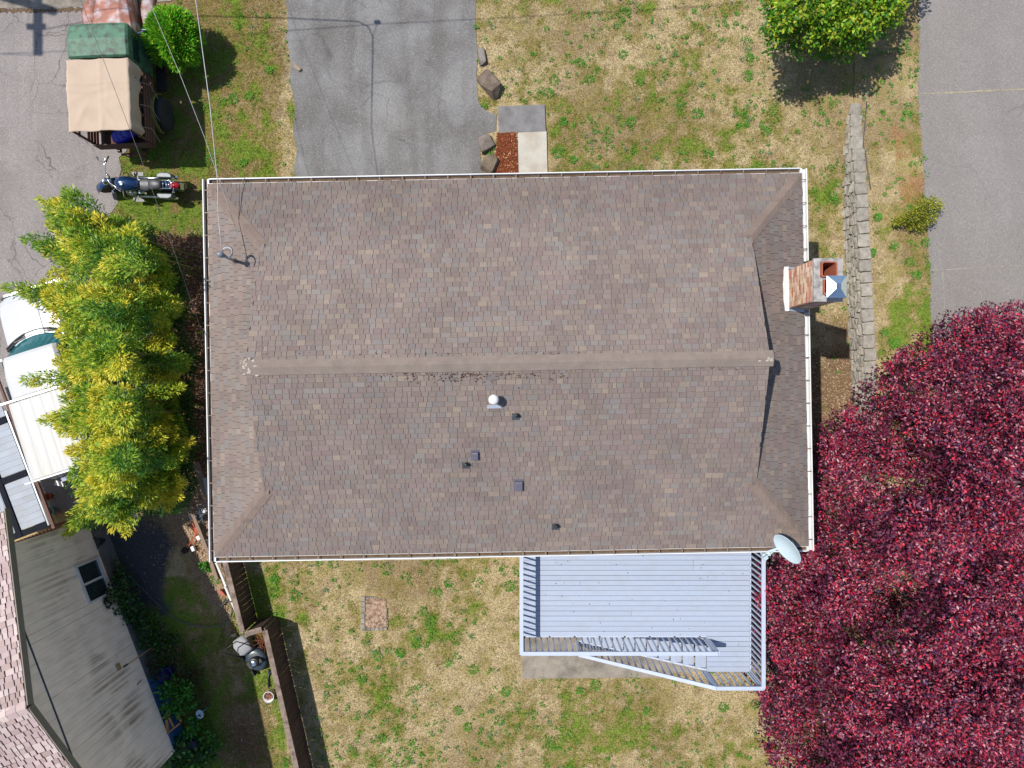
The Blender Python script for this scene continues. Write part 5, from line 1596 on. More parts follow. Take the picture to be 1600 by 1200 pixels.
# ------------------------------------------------------------------ boulders, rocks, concrete edging, covers
def boulder(name, label, px, py, sx, sy, sz, rz, seed, colr=(128,112,98), z=0.0, cat='boulder'):
    r = random.Random(seed); bm = bmesh.new()
    # an angular split stone: hull of jittered box corners and a few extra points
    for ax_ in (-1, 1):
        for ay_ in (-1, 1):
            for az_ in (-1, 1):
                f_ = r.uniform(.72, 1.0) if az_ < 0 else r.uniform(.55, .95)
                bm.verts.new((ax_*f_*sx, ay_*r.uniform(.6, 1.0)*sy*(f_*.6+.4), az_*sz*r.uniform(.55, 1.0)))
    for _ in range(5):
        a_ = r.uniform(0, 6.28); bm.verts.new((math.cos(a_)*sx*r.uniform(.85, 1.12), math.sin(a_)*sy*r.uniform(.85, 1.1), sz*r.uniform(-.3, .75)))
    h_ = bmesh.ops.convex_hull(bm, input=bm.verts[:])
    bmesh.ops.delete(bm, geom=[g_ for g_ in h_['geom_interior'] if isinstance(g_, bmesh.types.BMVert)], context='VERTS')
    bmesh.ops.bevel(bm, geom=bm.edges[:], offset=min(sx, sy)*.05, segments=1, affect='EDGES')
    bmesh.ops.triangulate(bm, faces=bm.faces[:])
    bmesh.ops.subdivide_edges(bm, edges=[e_ for e_ in bm.edges if e_.calc_length() > .08], cuts=1)
    for v in bm.verts: v.co += V3(r.uniform(-1,1), r.uniform(-1,1), r.uniform(-1,1))*min(sx, sy)*.025
    me = bpy.data.meshes.new(name); bm.to_mesh(me); bm.free()
    me.materials.append(pmat('stone', lin(*colr, .62), .95, var=.25, scale=5, fine=.25, fscale=50, stain=lin(96,84,72,.6), stain_amt=.7, stain_scale=4, bump=.8, bscale=25))
    o = bpy.data.objects.new(name, me); COL.objects.link(o)
    p = P(px, py, z); o.location = (p.x, p.y, z + sz*.30); o.scale = (.88, .88, .9); o.rotation_euler = (r.uniform(-.1,.1), r.uniform(-.1,.1), rz)
    return tag(o, label, cat)
boulder('boulder', 'largest brown boulder, long and flat topped, between the driveway and front lawn', 766, 134, .46, .28, .26, math.radians(-48), 3)
boulder('boulder', 'grey flat boulder at the driveway corner beside the bark bed, the upper of two', 761, 226, .27, .28, .15, math.radians(20), 5, (134,122,114))
boulder('boulder', 'tan wedge boulder tight against the front gutter between driveway and bark bed', 766, 258, .28, .30, .22, math.radians(60), 8, (138,122,104))
boulder('boulder', 'small pale slab of rock half sunk on the upper driveway edge', 753, 90, .12, .32, .12, math.radians(5), 12, (150,142,134))
boulder('rock', 'small pale rock lying on the left side of the driveway', 466, 107, .14, .08, .07, math.radians(-40), 15, (168,148,124), cat='rock')
boulder('rock', 'pale stone lying beside the bend in the board fence', 366, 992, .10, .06, .06, math.radians(10), 18, (200,184,158), cat='rock')
# concrete edging round a bare patch in the back lawn
ce = thing('concrete_edging', 'broken concrete edging around a bare square of soil in the back lawn', 'edging', P(585, 958, 0))
for k, (p0, p1, w) in enumerate((((567.5,931),(567,983),.12), ((566,983.5),(606,982),.09), ((604.5,950),(605.5,980),.04), ((572,932),(590,934),.05))):
    m = MB(); a = P(*p0); c = P(*p1); n_ = 6
    for i in range(n_):
        q0 = a + (c-a)*(i/n_); q1 = a + (c-a)*((i+1)/n_ - .012)
        m.bar(q0 + V3(rnd.uniform(-.006,.006), rnd.uniform(-.006,.006), .012 if k < 2 else .002), q1 + V3(0,0,.012 if k < 2 else .002), w*rnd.uniform(.75,1.05), .06)
    m.build('kerb', M_conc, ce, bevel=.012)
m = MB(); m.prism([P(*p)[:2] for p in ((571,934),(603,936),(604,981),(569,982))], -.02, .012); m.build('soil_patch', pmat('bare_soil', lin(184,154,130,.62), .95, var=.35, scale=26, fine=.4, fscale=60, stain=lin(80,60,44,.6), stain_amt=.8, stain_scale=14, bump=.8), ce)
m = MB(); p = P(1516, 10, .03); m.lathe([(.135,-.04),(.135,.006),(.125,.012),(.0,.014)], 28, c=(p.x*(H-.03)/H, p.y, .035)); 
for k in range(5): m.bar((p.x-.09, p.y-.08+.04*k, .052), (p.x+.09, p.y-.08+.04*k, .052), .012, .008)
tag(m.build('valve_cover', pmat('rusty_iron', lin(150,112,104,.6), .7, .2, var=.2, scale=20), bevel=0), 'small round rusty iron valve cover in the street at the upper right', 'manhole cover')
# black drip hose along the block wall
m = MB(); hp = [P(x, y, .02) for x, y in ((1354,160),(1352,185),(1350,210),(1348.5,232),(1353,255),(1356,280),(1360,305))]
m.tube([V3(p.x*(H-float(zr(p.y)))/H, p.y, float(zr(p.y))+.03) for p in hp], .013, 6)
tag(m.build('drip_hose', M_cable, smooth=True), 'thin black drip hose lying beside the upper block wall', 'hose')

# ------------------------------------------------------------------ lawn mower behind the fence
mw = thing('lawn_mower', 'push lawn mower with grey grass bag behind the bend in the fence', 'lawn mower', P(400, 1020, 0), math.radians(-145))
M_mg = pmat('grey_fabric', lin(176,176,178,.62), .8, var=.1, scale=10)
M_md = pmat('mower_deck', (.03,.045,.06), .35, var=.1)
# local +y forward
part(mw, 'deck', M_md, lambda m: m.loft([[V3(w*math.cos(2*math.pi*k/16), .12 + l*math.sin(2*math.pi*k/16), z) for k in range(16)] for w, l, z in ((.27,.33,.08),(.28,.34,.16),(.24,.29,.22),(.15,.18,.24))]), True)
en = part(mw, 'engine', M_black, lambda m: (m.lathe([(.13,.24),(.14,.34),(.11,.40),(.05,.42)], 16, c=(0,.14,0)), m.box((.13,.14,.31),(.12,.18,.12)), m.box((-.14,.2,.3),(.08,.1,.1))))
part(en, 'starter_cover', M_silver, lambda m: m.lathe([(.09,.40),(.07,.43),(.02,.435)], 16, c=(0,.14,0)), True)
part(mw, 'grass_bag', M_mg, lambda m: m.loft([[V3(-w, y, .14), V3(-w, y, z-.04), V3(-w+.05, y, z), V3(w-.05, y, z), V3(w, y, z-.04), V3(w, y, .14)] for y, w, z in ((-.15,.15,.34),(-.22,.19,.42),(-.48,.20,.45),(-.62,.16,.38))]), True)
part(mw, 'handle', M_black, lambda m: (m.tube([(-.22,-.1,.24),(-.24,-.45,.7),(-.24,-.62,.95),(.24,-.62,.95),(.24,-.45,.7),(.22,-.1,.24)], .014, 8)), True)
for s in (-1, 1):
    for y, r0 in ((.38,.10),(-.12,.11)): wheel(mw, (s*.29, y, r0), r0, .05, 'x', rimmat=M_mg)
# bucket and pole
bk = thing('bucket', 'white rimmed bucket with rusty scraps, standing against the fence', 'bucket', P(425, 1082, 0))
part(bk, 'pail', M_white, lambda m: m.lathe([(.10,.0),(.135,.26),(.145,.27),(.145,.285),(.128,.285),(.095,.02)], 22, cap=False), True)
part(bk, 'scraps', pmat('rusty_scrap', lin(150,96,76,.62), .8, var=.4, scale=20), lambda m: [m.box((rnd.uniform(-.07,.07), rnd.uniform(-.07,.07), .17+rnd.uniform(0,.05)), (.06,.04,.03), rot2(rnd.uniform(0,3))) for _ in range(22)])
part(bk, 'handle', M_silver, lambda m: m.tube([(.14*math.cos(a), .14*math.sin(a)-.02, .29) for a in np.linspace(3.3, 6.1, 10)], .005, 5))
m = MB(); m.tube([P(421, 1046, .03), P(419, 1060, .03), P(420, 1074, .05)], [.035,.022,.03], 8); m.tube([P(424, 1048, .05), P(420, 1056, .04)], .012, 6)
tag(m.build('trimmer', M_black, smooth=True), 'black grass trimmer lying on the ground above the bucket', 'grass trimmer')
m = MB(); r = random.Random(9)
for i in range(70):
    c = P(r.uniform(402,415), r.uniform(988,1012), r.uniform(.05,.4)); a = r.uniform(0, 6.28); L_ = r.uniform(.08,.2)
    d = V3(math.cos(a), math.sin(a), r.uniform(-.4,.6)); q = c + d*L_*.5 + V3(0,0,r.uniform(-.03,.05))
    m.tube([c, q, c + d*L_], [.008,.006,.003], 4)
tag(m.build('dry_brush', pmat('dry_twigs', lin(150,84,56,.6), .9, var=.4, scale=10)), 'heap of dry rust coloured twigs in the fence bend beside the mower', 'brush pile')
# white pipes along the fence
for (a, c, l) in (((338,879),(376,972),'long white pipe leaning along the fence, nearer the neighbour'), ((352,916),(373,966),'shorter white pipe tight against the fence boards')):
    m = MB(); m.tube([P(a[0],a[1],.16), P(c[0],c[1],.10)], .035, 10); m.tube([P(a[0],a[1],.16), P(a[0]+1,a[1]+2,.16)], .042, 10)
    tag(m.build('pipe', M_white, smooth=True), l, 'pipe')
m = MB(); m.box(P(347, 926, .1), (.18,.08,.1), rot2(-.7)); m.bar(P(344,921,.1), P(352,931,.2), .03, .03)
tag(m.build('pruner', pmat('faded_red', lin(190,96,74,.62), .6)), 'small faded red tool lying on the soil left of the white pipes', 'garden tool')
m = MB(); m.tube([P(346,947,.12), P(352,936,.16), P(358,941,.2), P(366,938,.22)], .02, 6); m.tube([P(345,947,.1), P(353,937,.12)], .018, 6)
tag(m.build('black_tubing', M_cable, smooth=True), 'short piece of black tubing crossing the white pipes', 'tubing')

# orange edger, planks and clutter at the corner of the house
M_orange = pmat('orange_paint', lin(206,96,66,.66), .5, var=.12)
M_plank = pmat('grey_plank', lin(156,134,116,.62), .9, var=.2, scale=5, fine=.2, stretch=(8,8,1))
ed = thing('garden_edger', 'orange wheeled garden edger lying on the wood chips by the house corner', 'garden tool', P(300, 835, 0))
def wpart(par, name, mat, fn, smooth=False, bevel=0):
    m = MB(); fn(m); return m.build(name, mat, par, smooth, bevel)
wpart(ed, 'housing', M_orange, lambda m: m.loft([[c + V3(w*math.cos(2*math.pi*k/10), w*.8*math.sin(2*math.pi*k/10), h*math.sin(2*math.pi*k/10+.6)) for k in range(10)] for c, w, h in ((P(301,818,.25),.05,.05),(P(302,822,.25),.085,.07),(P(306,830,.24),.09,.08),(P(308,836,.22),.05,.05))]), True)
wpart(ed, 'shaft', M_orange, lambda m: (m.tube([P(307,833,.22), P(293,856,.10)], .016, 8), m.tube([P(309,837,.2), P(300,858,.10)], .014, 8)), True)
wpart(ed, 'handle', M_silver, lambda m: m.tube([P(301,818,.26), P(299,812,.35), P(295,804,.42), P(294,799,.42)], .013, 8), True)
e_w = thing('wheel', None, None); bpy.data.objects.remove(e_w)
cw = P(289, 860, .1); wpart(ed, 'wheel', M_rubber, lambda m: m.lathe([(.03,-.03),(.085,-.035),(.09,0),(.085,.035),(.03,.03)], 16, Matrix.Rotation(1.1,3,'Y'), cw), True)
wpart(ed, 'motor', M_white, lambda m: (m.box(P(311,840,.2), (.10,.12,.12), rot2(.5)), m.box(P(302,857,.1), (.09,.14,.1), rot2(.4))), False, .015)
def plank(label, a, c, w, t, z0, z1, mat=None):
    m = MB(); m.bar(P(a[0],a[1],z0), P(c[0],c[1],z1), w, t)
    return tag(m.build('plank', mat or M_plank, bevel=.004), label, 'plank')
plank('widest grey plank standing up under the gutter near the bamboo', (305,722), (323,775), .17, .05, .55, .4)
plank('thin weathered board lying left of the widest grey plank', (293,731), (309,780), .05, .03, .12, .1)
plank('short pale board lying crosswise near the orange edger', (307,793), (326,786), .11, .04, .35, .38, M_cap)
plank('long narrow board running under the gutter corner past the orange edger', (301,803), (329,873), .09, .04, .45, .3)
plank('pale board leaning under the gutter right of the widest grey plank', (321,746), (327,772), .14, .04, .5, .45, M_conc_light)
plank('dark timber edging between the wood chips and the fence', (327,868), (340,905), .10, .10, .05, .05)
bkt = thing('bicycle_frame', 'tangle of blue and grey metal tubing under the gutter beside the orange edger', 'scrap metal', P(314, 800, 0))
wpart(bkt, 'tube', pmat('blue_grey_metal', lin(110,134,160,.62), .4, .4), lambda m: (m.tube([P(303,806,.3), P(312,800,.4), P(318,815,.3)], .016, 6), m.tube([P(310,792,.45), P(318,818,.3)], .018, 6), m.tube([P(305,812,.25), P(316,806,.4), P(322,800,.5)], .014, 6), m.box(P(308,809,.25), (.12,.16,.12), rot2(.6))))
wpart(bkt, 'bin', M_white, lambda m: (m.box(P(319,798,.45), (.12,.10,.03), rot2(.3)), m.box(P(324,850,.2), (.12,.2,.2), rot2(.2))))
m = MB(); m.tube([P(295,800,.2), P(292,806,.2), P(294,812,.15), P(300,812,.15)], .012, 6); m.tube([P(294,798,.25), P(300,796,.3)], .01, 6)
tag(m.build('garden_hose', M_cable, smooth=True), 'loop of dark hose on the wood chips above the orange edger', 'hose')

# ------------------------------------------------------------------ clutter along the neighbouring house
hr = thing('hose_reel', 'dark tub with coiled black hose at the corner of the neighbouring house', 'hose reel', P(128, 852, 0))
hz = .62; hcx = P(132, 851, hz)
wpart(hr, 'tub', pmat('dark_tub', lin(66,74,82,.5), .5), lambda m: m.loft([[hcx + V3(q*.38*math.cos(2*math.pi*k/20), q*.24*math.sin(2*math.pi*k/20), dz) for k in range(20)] for q, dz in ((.8,-.55),(1.0,-.02),(1.04,.0),(.96,.0),(.75,-.3))], False), True)
wpart(hr, 'lid', pmat('tan_lid', lin(150,134,112,.6), .7, var=.2), lambda m: m.lathe([(.001,-.06),(.16,-.07),(.17,-.1)], 20, c=hcx + V3(-.07,.03,0), cap=False), True)
def coils(m):
    for k in range(6):
        rr_ = .20 + .022*(k % 3); ox, oy = rnd.uniform(-.02,.02), rnd.uniform(-.02,.02)
        m.tube([hcx + V3(.16+ox + rr_*1.0*math.cos(a), .03+oy + rr_*.85*math.sin(a), .02 + .02*k) for a in np.linspace(0, 6.1, 24)], .012, 5)
wpart(hr, 'hose_coil', M_cable, coils, True)
m = MB()
hp = [(150,848),(165,860),(180,876),(196,892),(210,908),(230,928),(255,952),(280,970),(310,978),(340,978),(356,968),(362,952),(358,930)]
sm_ = []
for i in range(len(hp)-1):
    p0 = hp[max(i-1,0)]; p1 = hp[i]; p2 = hp[i+1]; p3 = hp[min(i+2,len(hp)-1)]
    for k in range(5):
        t = k/5; f = lambda a,b,c,d: .5*(2*b + (c-a)*t + (2*a-5*b+4*c-d)*t*t + (-a+3*b-3*c+d)*t**3)
        sm_.append(P(f(p0[0],p1[0],p2[0],p3[0]), f(p0[1],p1[1],p2[1],p3[1]), .03))
m.tube(sm_, .013, 6)
tag(m.build('garden_hose', pmat('grey_green_hose', lin(112,124,120,.62), .5), smooth=True), 'long grey-green garden hose curving across the shaded yard to the fence', 'hose')
m = MB(); m.tube([NP(2.16, TC+.02, 1.9), NP(2.27, TC+.35, .75)], .014, 8)
m2 = thing('broom', 'long wooden broom handle leaning on the stained siding of the neighbouring house', 'broom', NP(2.3, TC+.3, 0))
wpart(m2, 'pole', pmat('pale_wood', lin(206,170,124,.66), .7), lambda mm: mm.tube([P(198,1039,1.55), P(237,1012,.55)], .016, 8), True)
wpart(m2, 'grip', M_black, lambda mm: mm.tube([P(193,1042,1.64), P(199,1038,1.53)], .024, 8), True)
wpart(m2, 'head', M_wood, lambda mm: mm.bar(P(238,1014,.5), P(244,1024,.1), .1, .06), False)
m = MB(); m.tube([P(x,y,z) for x,y,z in ((222,1062,1.0),(212,1072,1.2),(200,1080,1.45),(196,1083.5,1.5),(198,1086,1.5),(207,1082,1.35),(217,1077,1.15))], .013, 6)
tag(m.build('cable', M_cable, smooth=True), 'bent black cable hanging on the stained siding below the broom', 'cable')
sw = thing('sawhorse', 'orange wooden frame with slats leaning beside the blue foundation among plants', 'wooden frame', P(265, 1130, 0))
M_yw = pmat('orange_wood', lin(206,150,84,.64), .7, var=.15)
for a, c in (((258,1149),(280,1131)), ((245,1128),(262,1117)), ((254,1134),(261,1147)), ((259,1125),(262,1144)), ((261,1124),(263.5,1142)), ((264,1121),(272,1137)), ((278,1119),(283,1127))):
    wpart(sw, 'slat', M_yw, lambda m: m.bar(P(a[0],a[1],.75), P(c[0],c[1],.7), .035, .03))
for px, py in ((258,1149),(280,1131),(246,1128),(263,1117)):
    wpart(sw, 'leg', M_yw, lambda m: m.bar(P(px,py,.74), P(px+4,py-2,.0), .035, .03, up=(1,0,0)))
m = MB(); c = P(312, 1116, .45)
m.lathe([(.001,.0),(.07,.008),(.085,.02),(.09,.012),(.001,-.015)], 20, Matrix.Rotation(.6,3,'Z') @ Matrix.Rotation(.5,3,'Y') @ Matrix.Diagonal(V3(1,1.35,1)), c, cap=False); m.tube([c - V3(0,0,.01), V3(c.x+.05, c.y, 0)], .012, 6)
tag(m.build('white_lid', pmat('pale_plastic', lin(190,208,220,.72), .4), smooth=True), 'pale oval plastic dish among the shaded plants right of the orange frame', 'dish')
m = MB(); c = P(268, 1046, .0); m.lathe([(.14,0),(.20,.36),(.215,.37),(.215,.40),(.18,.40),(.17,.30),(.001,.3)], 20, c=(c.x, c.y, 0), cap=False)
tag(m.build('planter', pmat('dark_blue_glaze', lin(34,40,150,.6), .25), smooth=True), 'dark blue round planter among the shaded plants', 'planter')
m = MB(); m.lathe([(.2,0),(.24,.2),(.20,.34),(.001,.36)], 18, c=P(305,1160,0), cap=False)
tag(m.build('bin_bag', pmat('dark_bag', lin(56,60,80,.5), .5, bump=.8, bscale=12), smooth=True), 'dark grey bag in the plants below the pale dish', 'bag')
# small heap of pots and scraps behind the pickup
for k, (px, py, r0, colr, lab) in enumerate(((80,775,.10,(176,90,60),'orange clay pot among the scraps behind the white pickup'), (84,797,.13,(150,180,190),'pale blue tub among the scraps behind the white pickup'), (92,800,.05,(190,160,140),'tiny tan cup beside the pale blue tub'))):
    c = P(px, py, 0); m = MB(); m.lathe([(r0*.7,0),(r0,r0*1.5),(r0*1.08,r0*1.5),(r0*1.08,r0*1.7),(r0*.9,r0*1.7),(r0*.7,r0*.4),(.001,r0*.4)], 16, c=(c.x,c.y,0), cap=False)
    tag(m.build('pot', pmat('pot', lin(*colr,.62), .7), smooth=True), lab, 'pot')
m = MB(); m.bar(P(86,754,.4), P(100,757,.4), .12, .03)
tag(m.build('board', M_white), 'white board scrap lying behind the canopy of the white pickup', 'board')

# ------------------------------------------------------------------ overhead wires and the pole that carries them
def catenary(a, c, sag, n=24):
    a = V3(*a); c = V3(*c)
    return [a + (c-a)*(i/n) - V3(0,0,sag*4*(i/n)*(1-i/n)) for i in range(n+1)]
def wire(label, pts, r, mat, name='power_line'):
    m = MB(); m.tube(pts, r, 6); return tag(m.build(name, mat, smooth=True), label, 'wire')
mh = mt + V3(.02, .04, -.04)
sp_ = SH(583, 58, 5.2)
wire('bright service wire running from the roof mast up past the truck', [mh] + [V3(*p) for p in (P(340.5,330,5.2), P(340,285,5.08), P(328,165,5.05), SH(580.5,200,5.06), SH(582,120,5.1), sp_, SH(576,42,5.3), SH(560,34,5.4), SH(440,28,5.6), SH(200,22,6.4), (-16.6,10.6,8.0))], [.008]*5 + [.016]*7, M_cable_grey)
m = MB(); m.ell(SH(590,35,5.35), (.09,.07,.09), 10, 6)
tag(m.build('splice_box', M_black, smooth=True), 'small black splice box hanging on the span wire out of frame', 'splice box')
wire('span wire whose shadow crosses the top of the driveway', [V3(-16.6,9.95,8.05), SH(0,84,7.6), SH(105,80,7.2), SH(450,48,6.2), SH(590,38,6.0), SH(745,30,6.0), SH(1100,10,6.4), SH(1700,-60,7.5)], .010, M_cable)
wire('short drop wire between the span wire and the splice box', [SH(590,38,6.0), SH(590,35,5.4), sp_], .008, M_cable)
bend = on_roof(390, 419); be = HP(bend.x, bend.y, bend.z+.02)
wire('thin grey wire slanting over the round shrub to the roof corner', [be, P(319,213,5.0), P(280,113,5.02), P(236,9,5.05), SH(464,49,5.1), SH(400,-150,5.4)], .004, M_cable_grey)
wire('thin dark wire slanting across the truck tarp and the bamboo to the gutter', [P(319.5,530,4.46), P(267,378,4.75), P(221,250,4.95), P(147,55,5.25), P(120,-16,5.4), P(40,-220,5.8)], .0045, M_cable)
up_ = thing('utility_pole', 'wooden utility pole beyond the left edge whose crossarm shades the asphalt', 'utility pole', (-16.7, 11.3, 0))
part(up_, 'pole', M_bark, lambda m: m.tube([(0,0,-.2),(0,0,9.2)], [.16,.12], 14), True)
part(up_, 'crossarm', M_bark, lambda m: m.bar((.16,-1.36,8.0),(.16,1.36,8.0),.2,.12))
part(up_, 'insulator', M_silver, lambda m: [m.lathe([(.04,8.06),(.07,8.12),(.05,8.2),(.02,8.25)], 10, c=(.16,y,0)) for y in (-1.25,-.6,.6,1.25)])
part(up_, 'lower_arm', M_bark, lambda m: m.bar((-.08,-.6,7.9),(.40,-.6,7.9),.16,.1))
# ------------------------------------------------------------------ trees, shrubs, plants
def rand_dir(n, up=.35):
    d = rng.normal(0, 1, (n, 3)); d[:, 2] = d[:, 2]*.8 + up
    return d / np.linalg.norm(d, axis=1, keepdims=True)

def lobe_crown(name, lobes, per_m2, llen, lwid, palette, mat, parent, shell=(.72, 1.05), droop=.15, fold=.25, low=-.35, tint=None):
    """lobes (k, 4): x y z radius. Leaves sit in each lobe's outer shell and point outwards."""
    P_, A_, N_, C_ = [], [], [], []
    for x, y, z, r in lobes:
        n = int(per_m2 * 4 * r * r)
        d = rng.normal(0, 1, (n, 3)); d /= np.linalg.norm(d, axis=1, keepdims=True)
        d = d[d[:, 2] > low]; n = len(d)
        rad = r * rng.uniform(shell[0], shell[1], n) ** 1.0
        p = np.array([x, y, z]) + d * rad[:, None] * np.array([1, 1, .8])
        tang = rng.normal(0, 1, (n, 3)); a = d*.55 + tang*.55; a[:, 2] -= droop
        nr = d*.7 + np.array([0, 0, .6]) + rng.normal(0, .45, (n, 3))
        k = rng.integers(0, len(palette), n); c = np.array(palette)[k] * rng.uniform(.75, 1.25, (n, 1)) * rng.uniform(.85, 1.15)
        if tint is not None: c = tint(p, d, c)
        P_.append(p); A_.append(a); N_.append(nr); C_.append(c)
    p = np.concatenate(P_); a = np.concatenate(A_); nr = np.concatenate(N_); c = np.concatenate(C_); n = len(p)
    return leaf_mesh(name, p, a, nr, rng.uniform(.75, 1.25, n)*llen, rng.uniform(.8, 1.2, n)*lwid, c, mat, parent, fold)

def limb_tree(par, base, tips, r0, mat=M_bark, fork=.45):
    """a tapered trunk and limbs reaching towards the crown's lobes"""
    base = V3(*base); m = MB()
    cen = sum((V3(*t) for t in tips), V3(0,0,0)) / len(tips)
    top = base + (cen - base)*fork; top.x = base.x + (cen.x-base.x)*.25; top.y = base.y + (cen.y-base.y)*.25
    m.tube([base - V3(0,0,.15), base + (top-base)*.35 + V3(.03,.02,0), base + (top-base)*.7, top], [r0*1.25, r0, r0*.85, r0*.7], 10)
    m.build('trunk', mat, par, smooth=True)
    for t in tips:
        t = V3(*t); mid = top + (t-top)*.5 + V3(rnd.uniform(-.15,.15), rnd.uniform(-.15,.15), .1)
        m = MB(); m.tube([top - V3(0,0,.1), mid, t], [r0*.45, r0*.26, r0*.07], 7)
        m.build('limb', mat, par, smooth=True)

# ---- maroon tree, lower right
mt_ = thing('maroon_tree', 'big dark red leaved tree filling the lower right corner', 'tree', (8.9, -3.6, 0))
MPOLY = [(1557,478),(1500,502),(1470,540),(1440,556),(1395,590),(1368,632),(1335,640),(1322,672),(1295,690),(1283,730),(1272,800),(1262,855),(1222,895),(1200,935),(1216,1000),(1212,1050),(1198,1090),(1222,1140),(1224,1190),(1240,1290),(1330,1420),(1600,1500),(1780,1400),(1850,1000),(1800,600),(1650,470)]
mp = np.array(MPOLY, float)
def seg_dist(px, py, poly):
    d = np.full(px.shape, 1e9); n = len(poly)
    for i in range(n):
        a = poly[i]; b_ = poly[(i+1) % n]; v = b_-a
        t = np.clip(((px-a[0])*v[0] + (py-a[1])*v[1]) / (v@v), 0, 1)
        d = np.minimum(d, np.hypot(px-a[0]-t*v[0], py-a[1]-t*v[1]))
    return d
def maroon():
    px = rng.uniform(1180, 1860, 9000); py = rng.uniform(470, 1500, 9000)
    k = inpoly(px, py, MPOLY); px, py = px[k], py[k]
    d = seg_dist(px, py, mp)
    k = d > 16; px, py, d = px[k], py[k], d[k]
    zc = 2.5 + 3.3*(1-(1-np.clip(d/330, 0, 1))**2)
    hn = fbm(px, py*1.35 + px*.25, 62, 91, 3); hole = 2.4*sstep(.50, .41, hn) + .55*(.55-hn)*4
    hole = hole * sstep(20, 70, d)
    lob = []; chosen = []
    for i in range(len(px)):
        z = zc[i] + rnd.uniform(-.3, .3) - hole[i]; k_ = (H-z)/F
        r = min(rnd.choice((.20,.28,.36,.44,.52,.60))*rnd.uniform(.9,1.1), d[i]*k_*.95 + .10)
        x, y = (px[i]-800)*k_, (600-py[i])*k_
        if all((x-a)**2 + (y-b_)**2 > (.70*(r+q)*.5)**2*1.25 for a, b_, q in chosen):
            chosen.append((x, y, r)); lob.append((x, y, z-.8*r, r))
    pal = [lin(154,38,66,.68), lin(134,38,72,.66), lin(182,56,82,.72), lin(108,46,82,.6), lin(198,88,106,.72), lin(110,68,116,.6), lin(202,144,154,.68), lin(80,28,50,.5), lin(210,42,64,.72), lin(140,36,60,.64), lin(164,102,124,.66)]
    vis = [l for l in lob if l[0] < 13.2 and l[1] > -9.8]; far_ = [l for l in lob if not (l[0] < 13.2 and l[1] > -9.8)]
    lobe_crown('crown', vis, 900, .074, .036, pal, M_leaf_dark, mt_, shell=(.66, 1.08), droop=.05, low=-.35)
    # inner leaves, dark colours painting their shade, and the crown beyond the frame
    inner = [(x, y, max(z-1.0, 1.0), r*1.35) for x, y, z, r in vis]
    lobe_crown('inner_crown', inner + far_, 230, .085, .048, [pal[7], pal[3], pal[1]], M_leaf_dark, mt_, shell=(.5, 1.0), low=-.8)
    tips = [(x, y, max(z-.8, 1.2)) for x, y, z, r in lob[::max(1, len(lob)//14)]]
    limb_tree(mt_, (8.9, -3.6, 0), tips, .2)
    # stray shoots standing past the outline
    sh = []
    for px_, py_, z in ((1408,560,2.9),(1416,545,3.0),(1388,572,2.8),(1540,492,3.4),(1500,505,3.2),(1321,655,2.6),(1330,640,2.6),(1300,690,2.7),(1265,865,3.0),(1200,900,2.6),(1188,935,2.7),(1196,915,2.7),(1206,962,2.6),(1194,1085,2.5),(1199,1108,2.4),(1205,1145,1.6),(1200,1165,1.5),(1212,1180,1.7),(1215,1030,2.6),(1218,1012,1.4)):
        q = P(px_, py_, z)
        for _ in range(3): sh.append((q.x + rnd.uniform(-.08,.08), q.y + rnd.uniform(-.08,.08), z + rnd.uniform(-.1,.1), rnd.uniform(.07,.14)))
    lobe_crown('shoots', sh, 900, .085, .042, pal, M_leaf_dark, mt_, shell=(.2, 1.1), low=-1)
maroon()

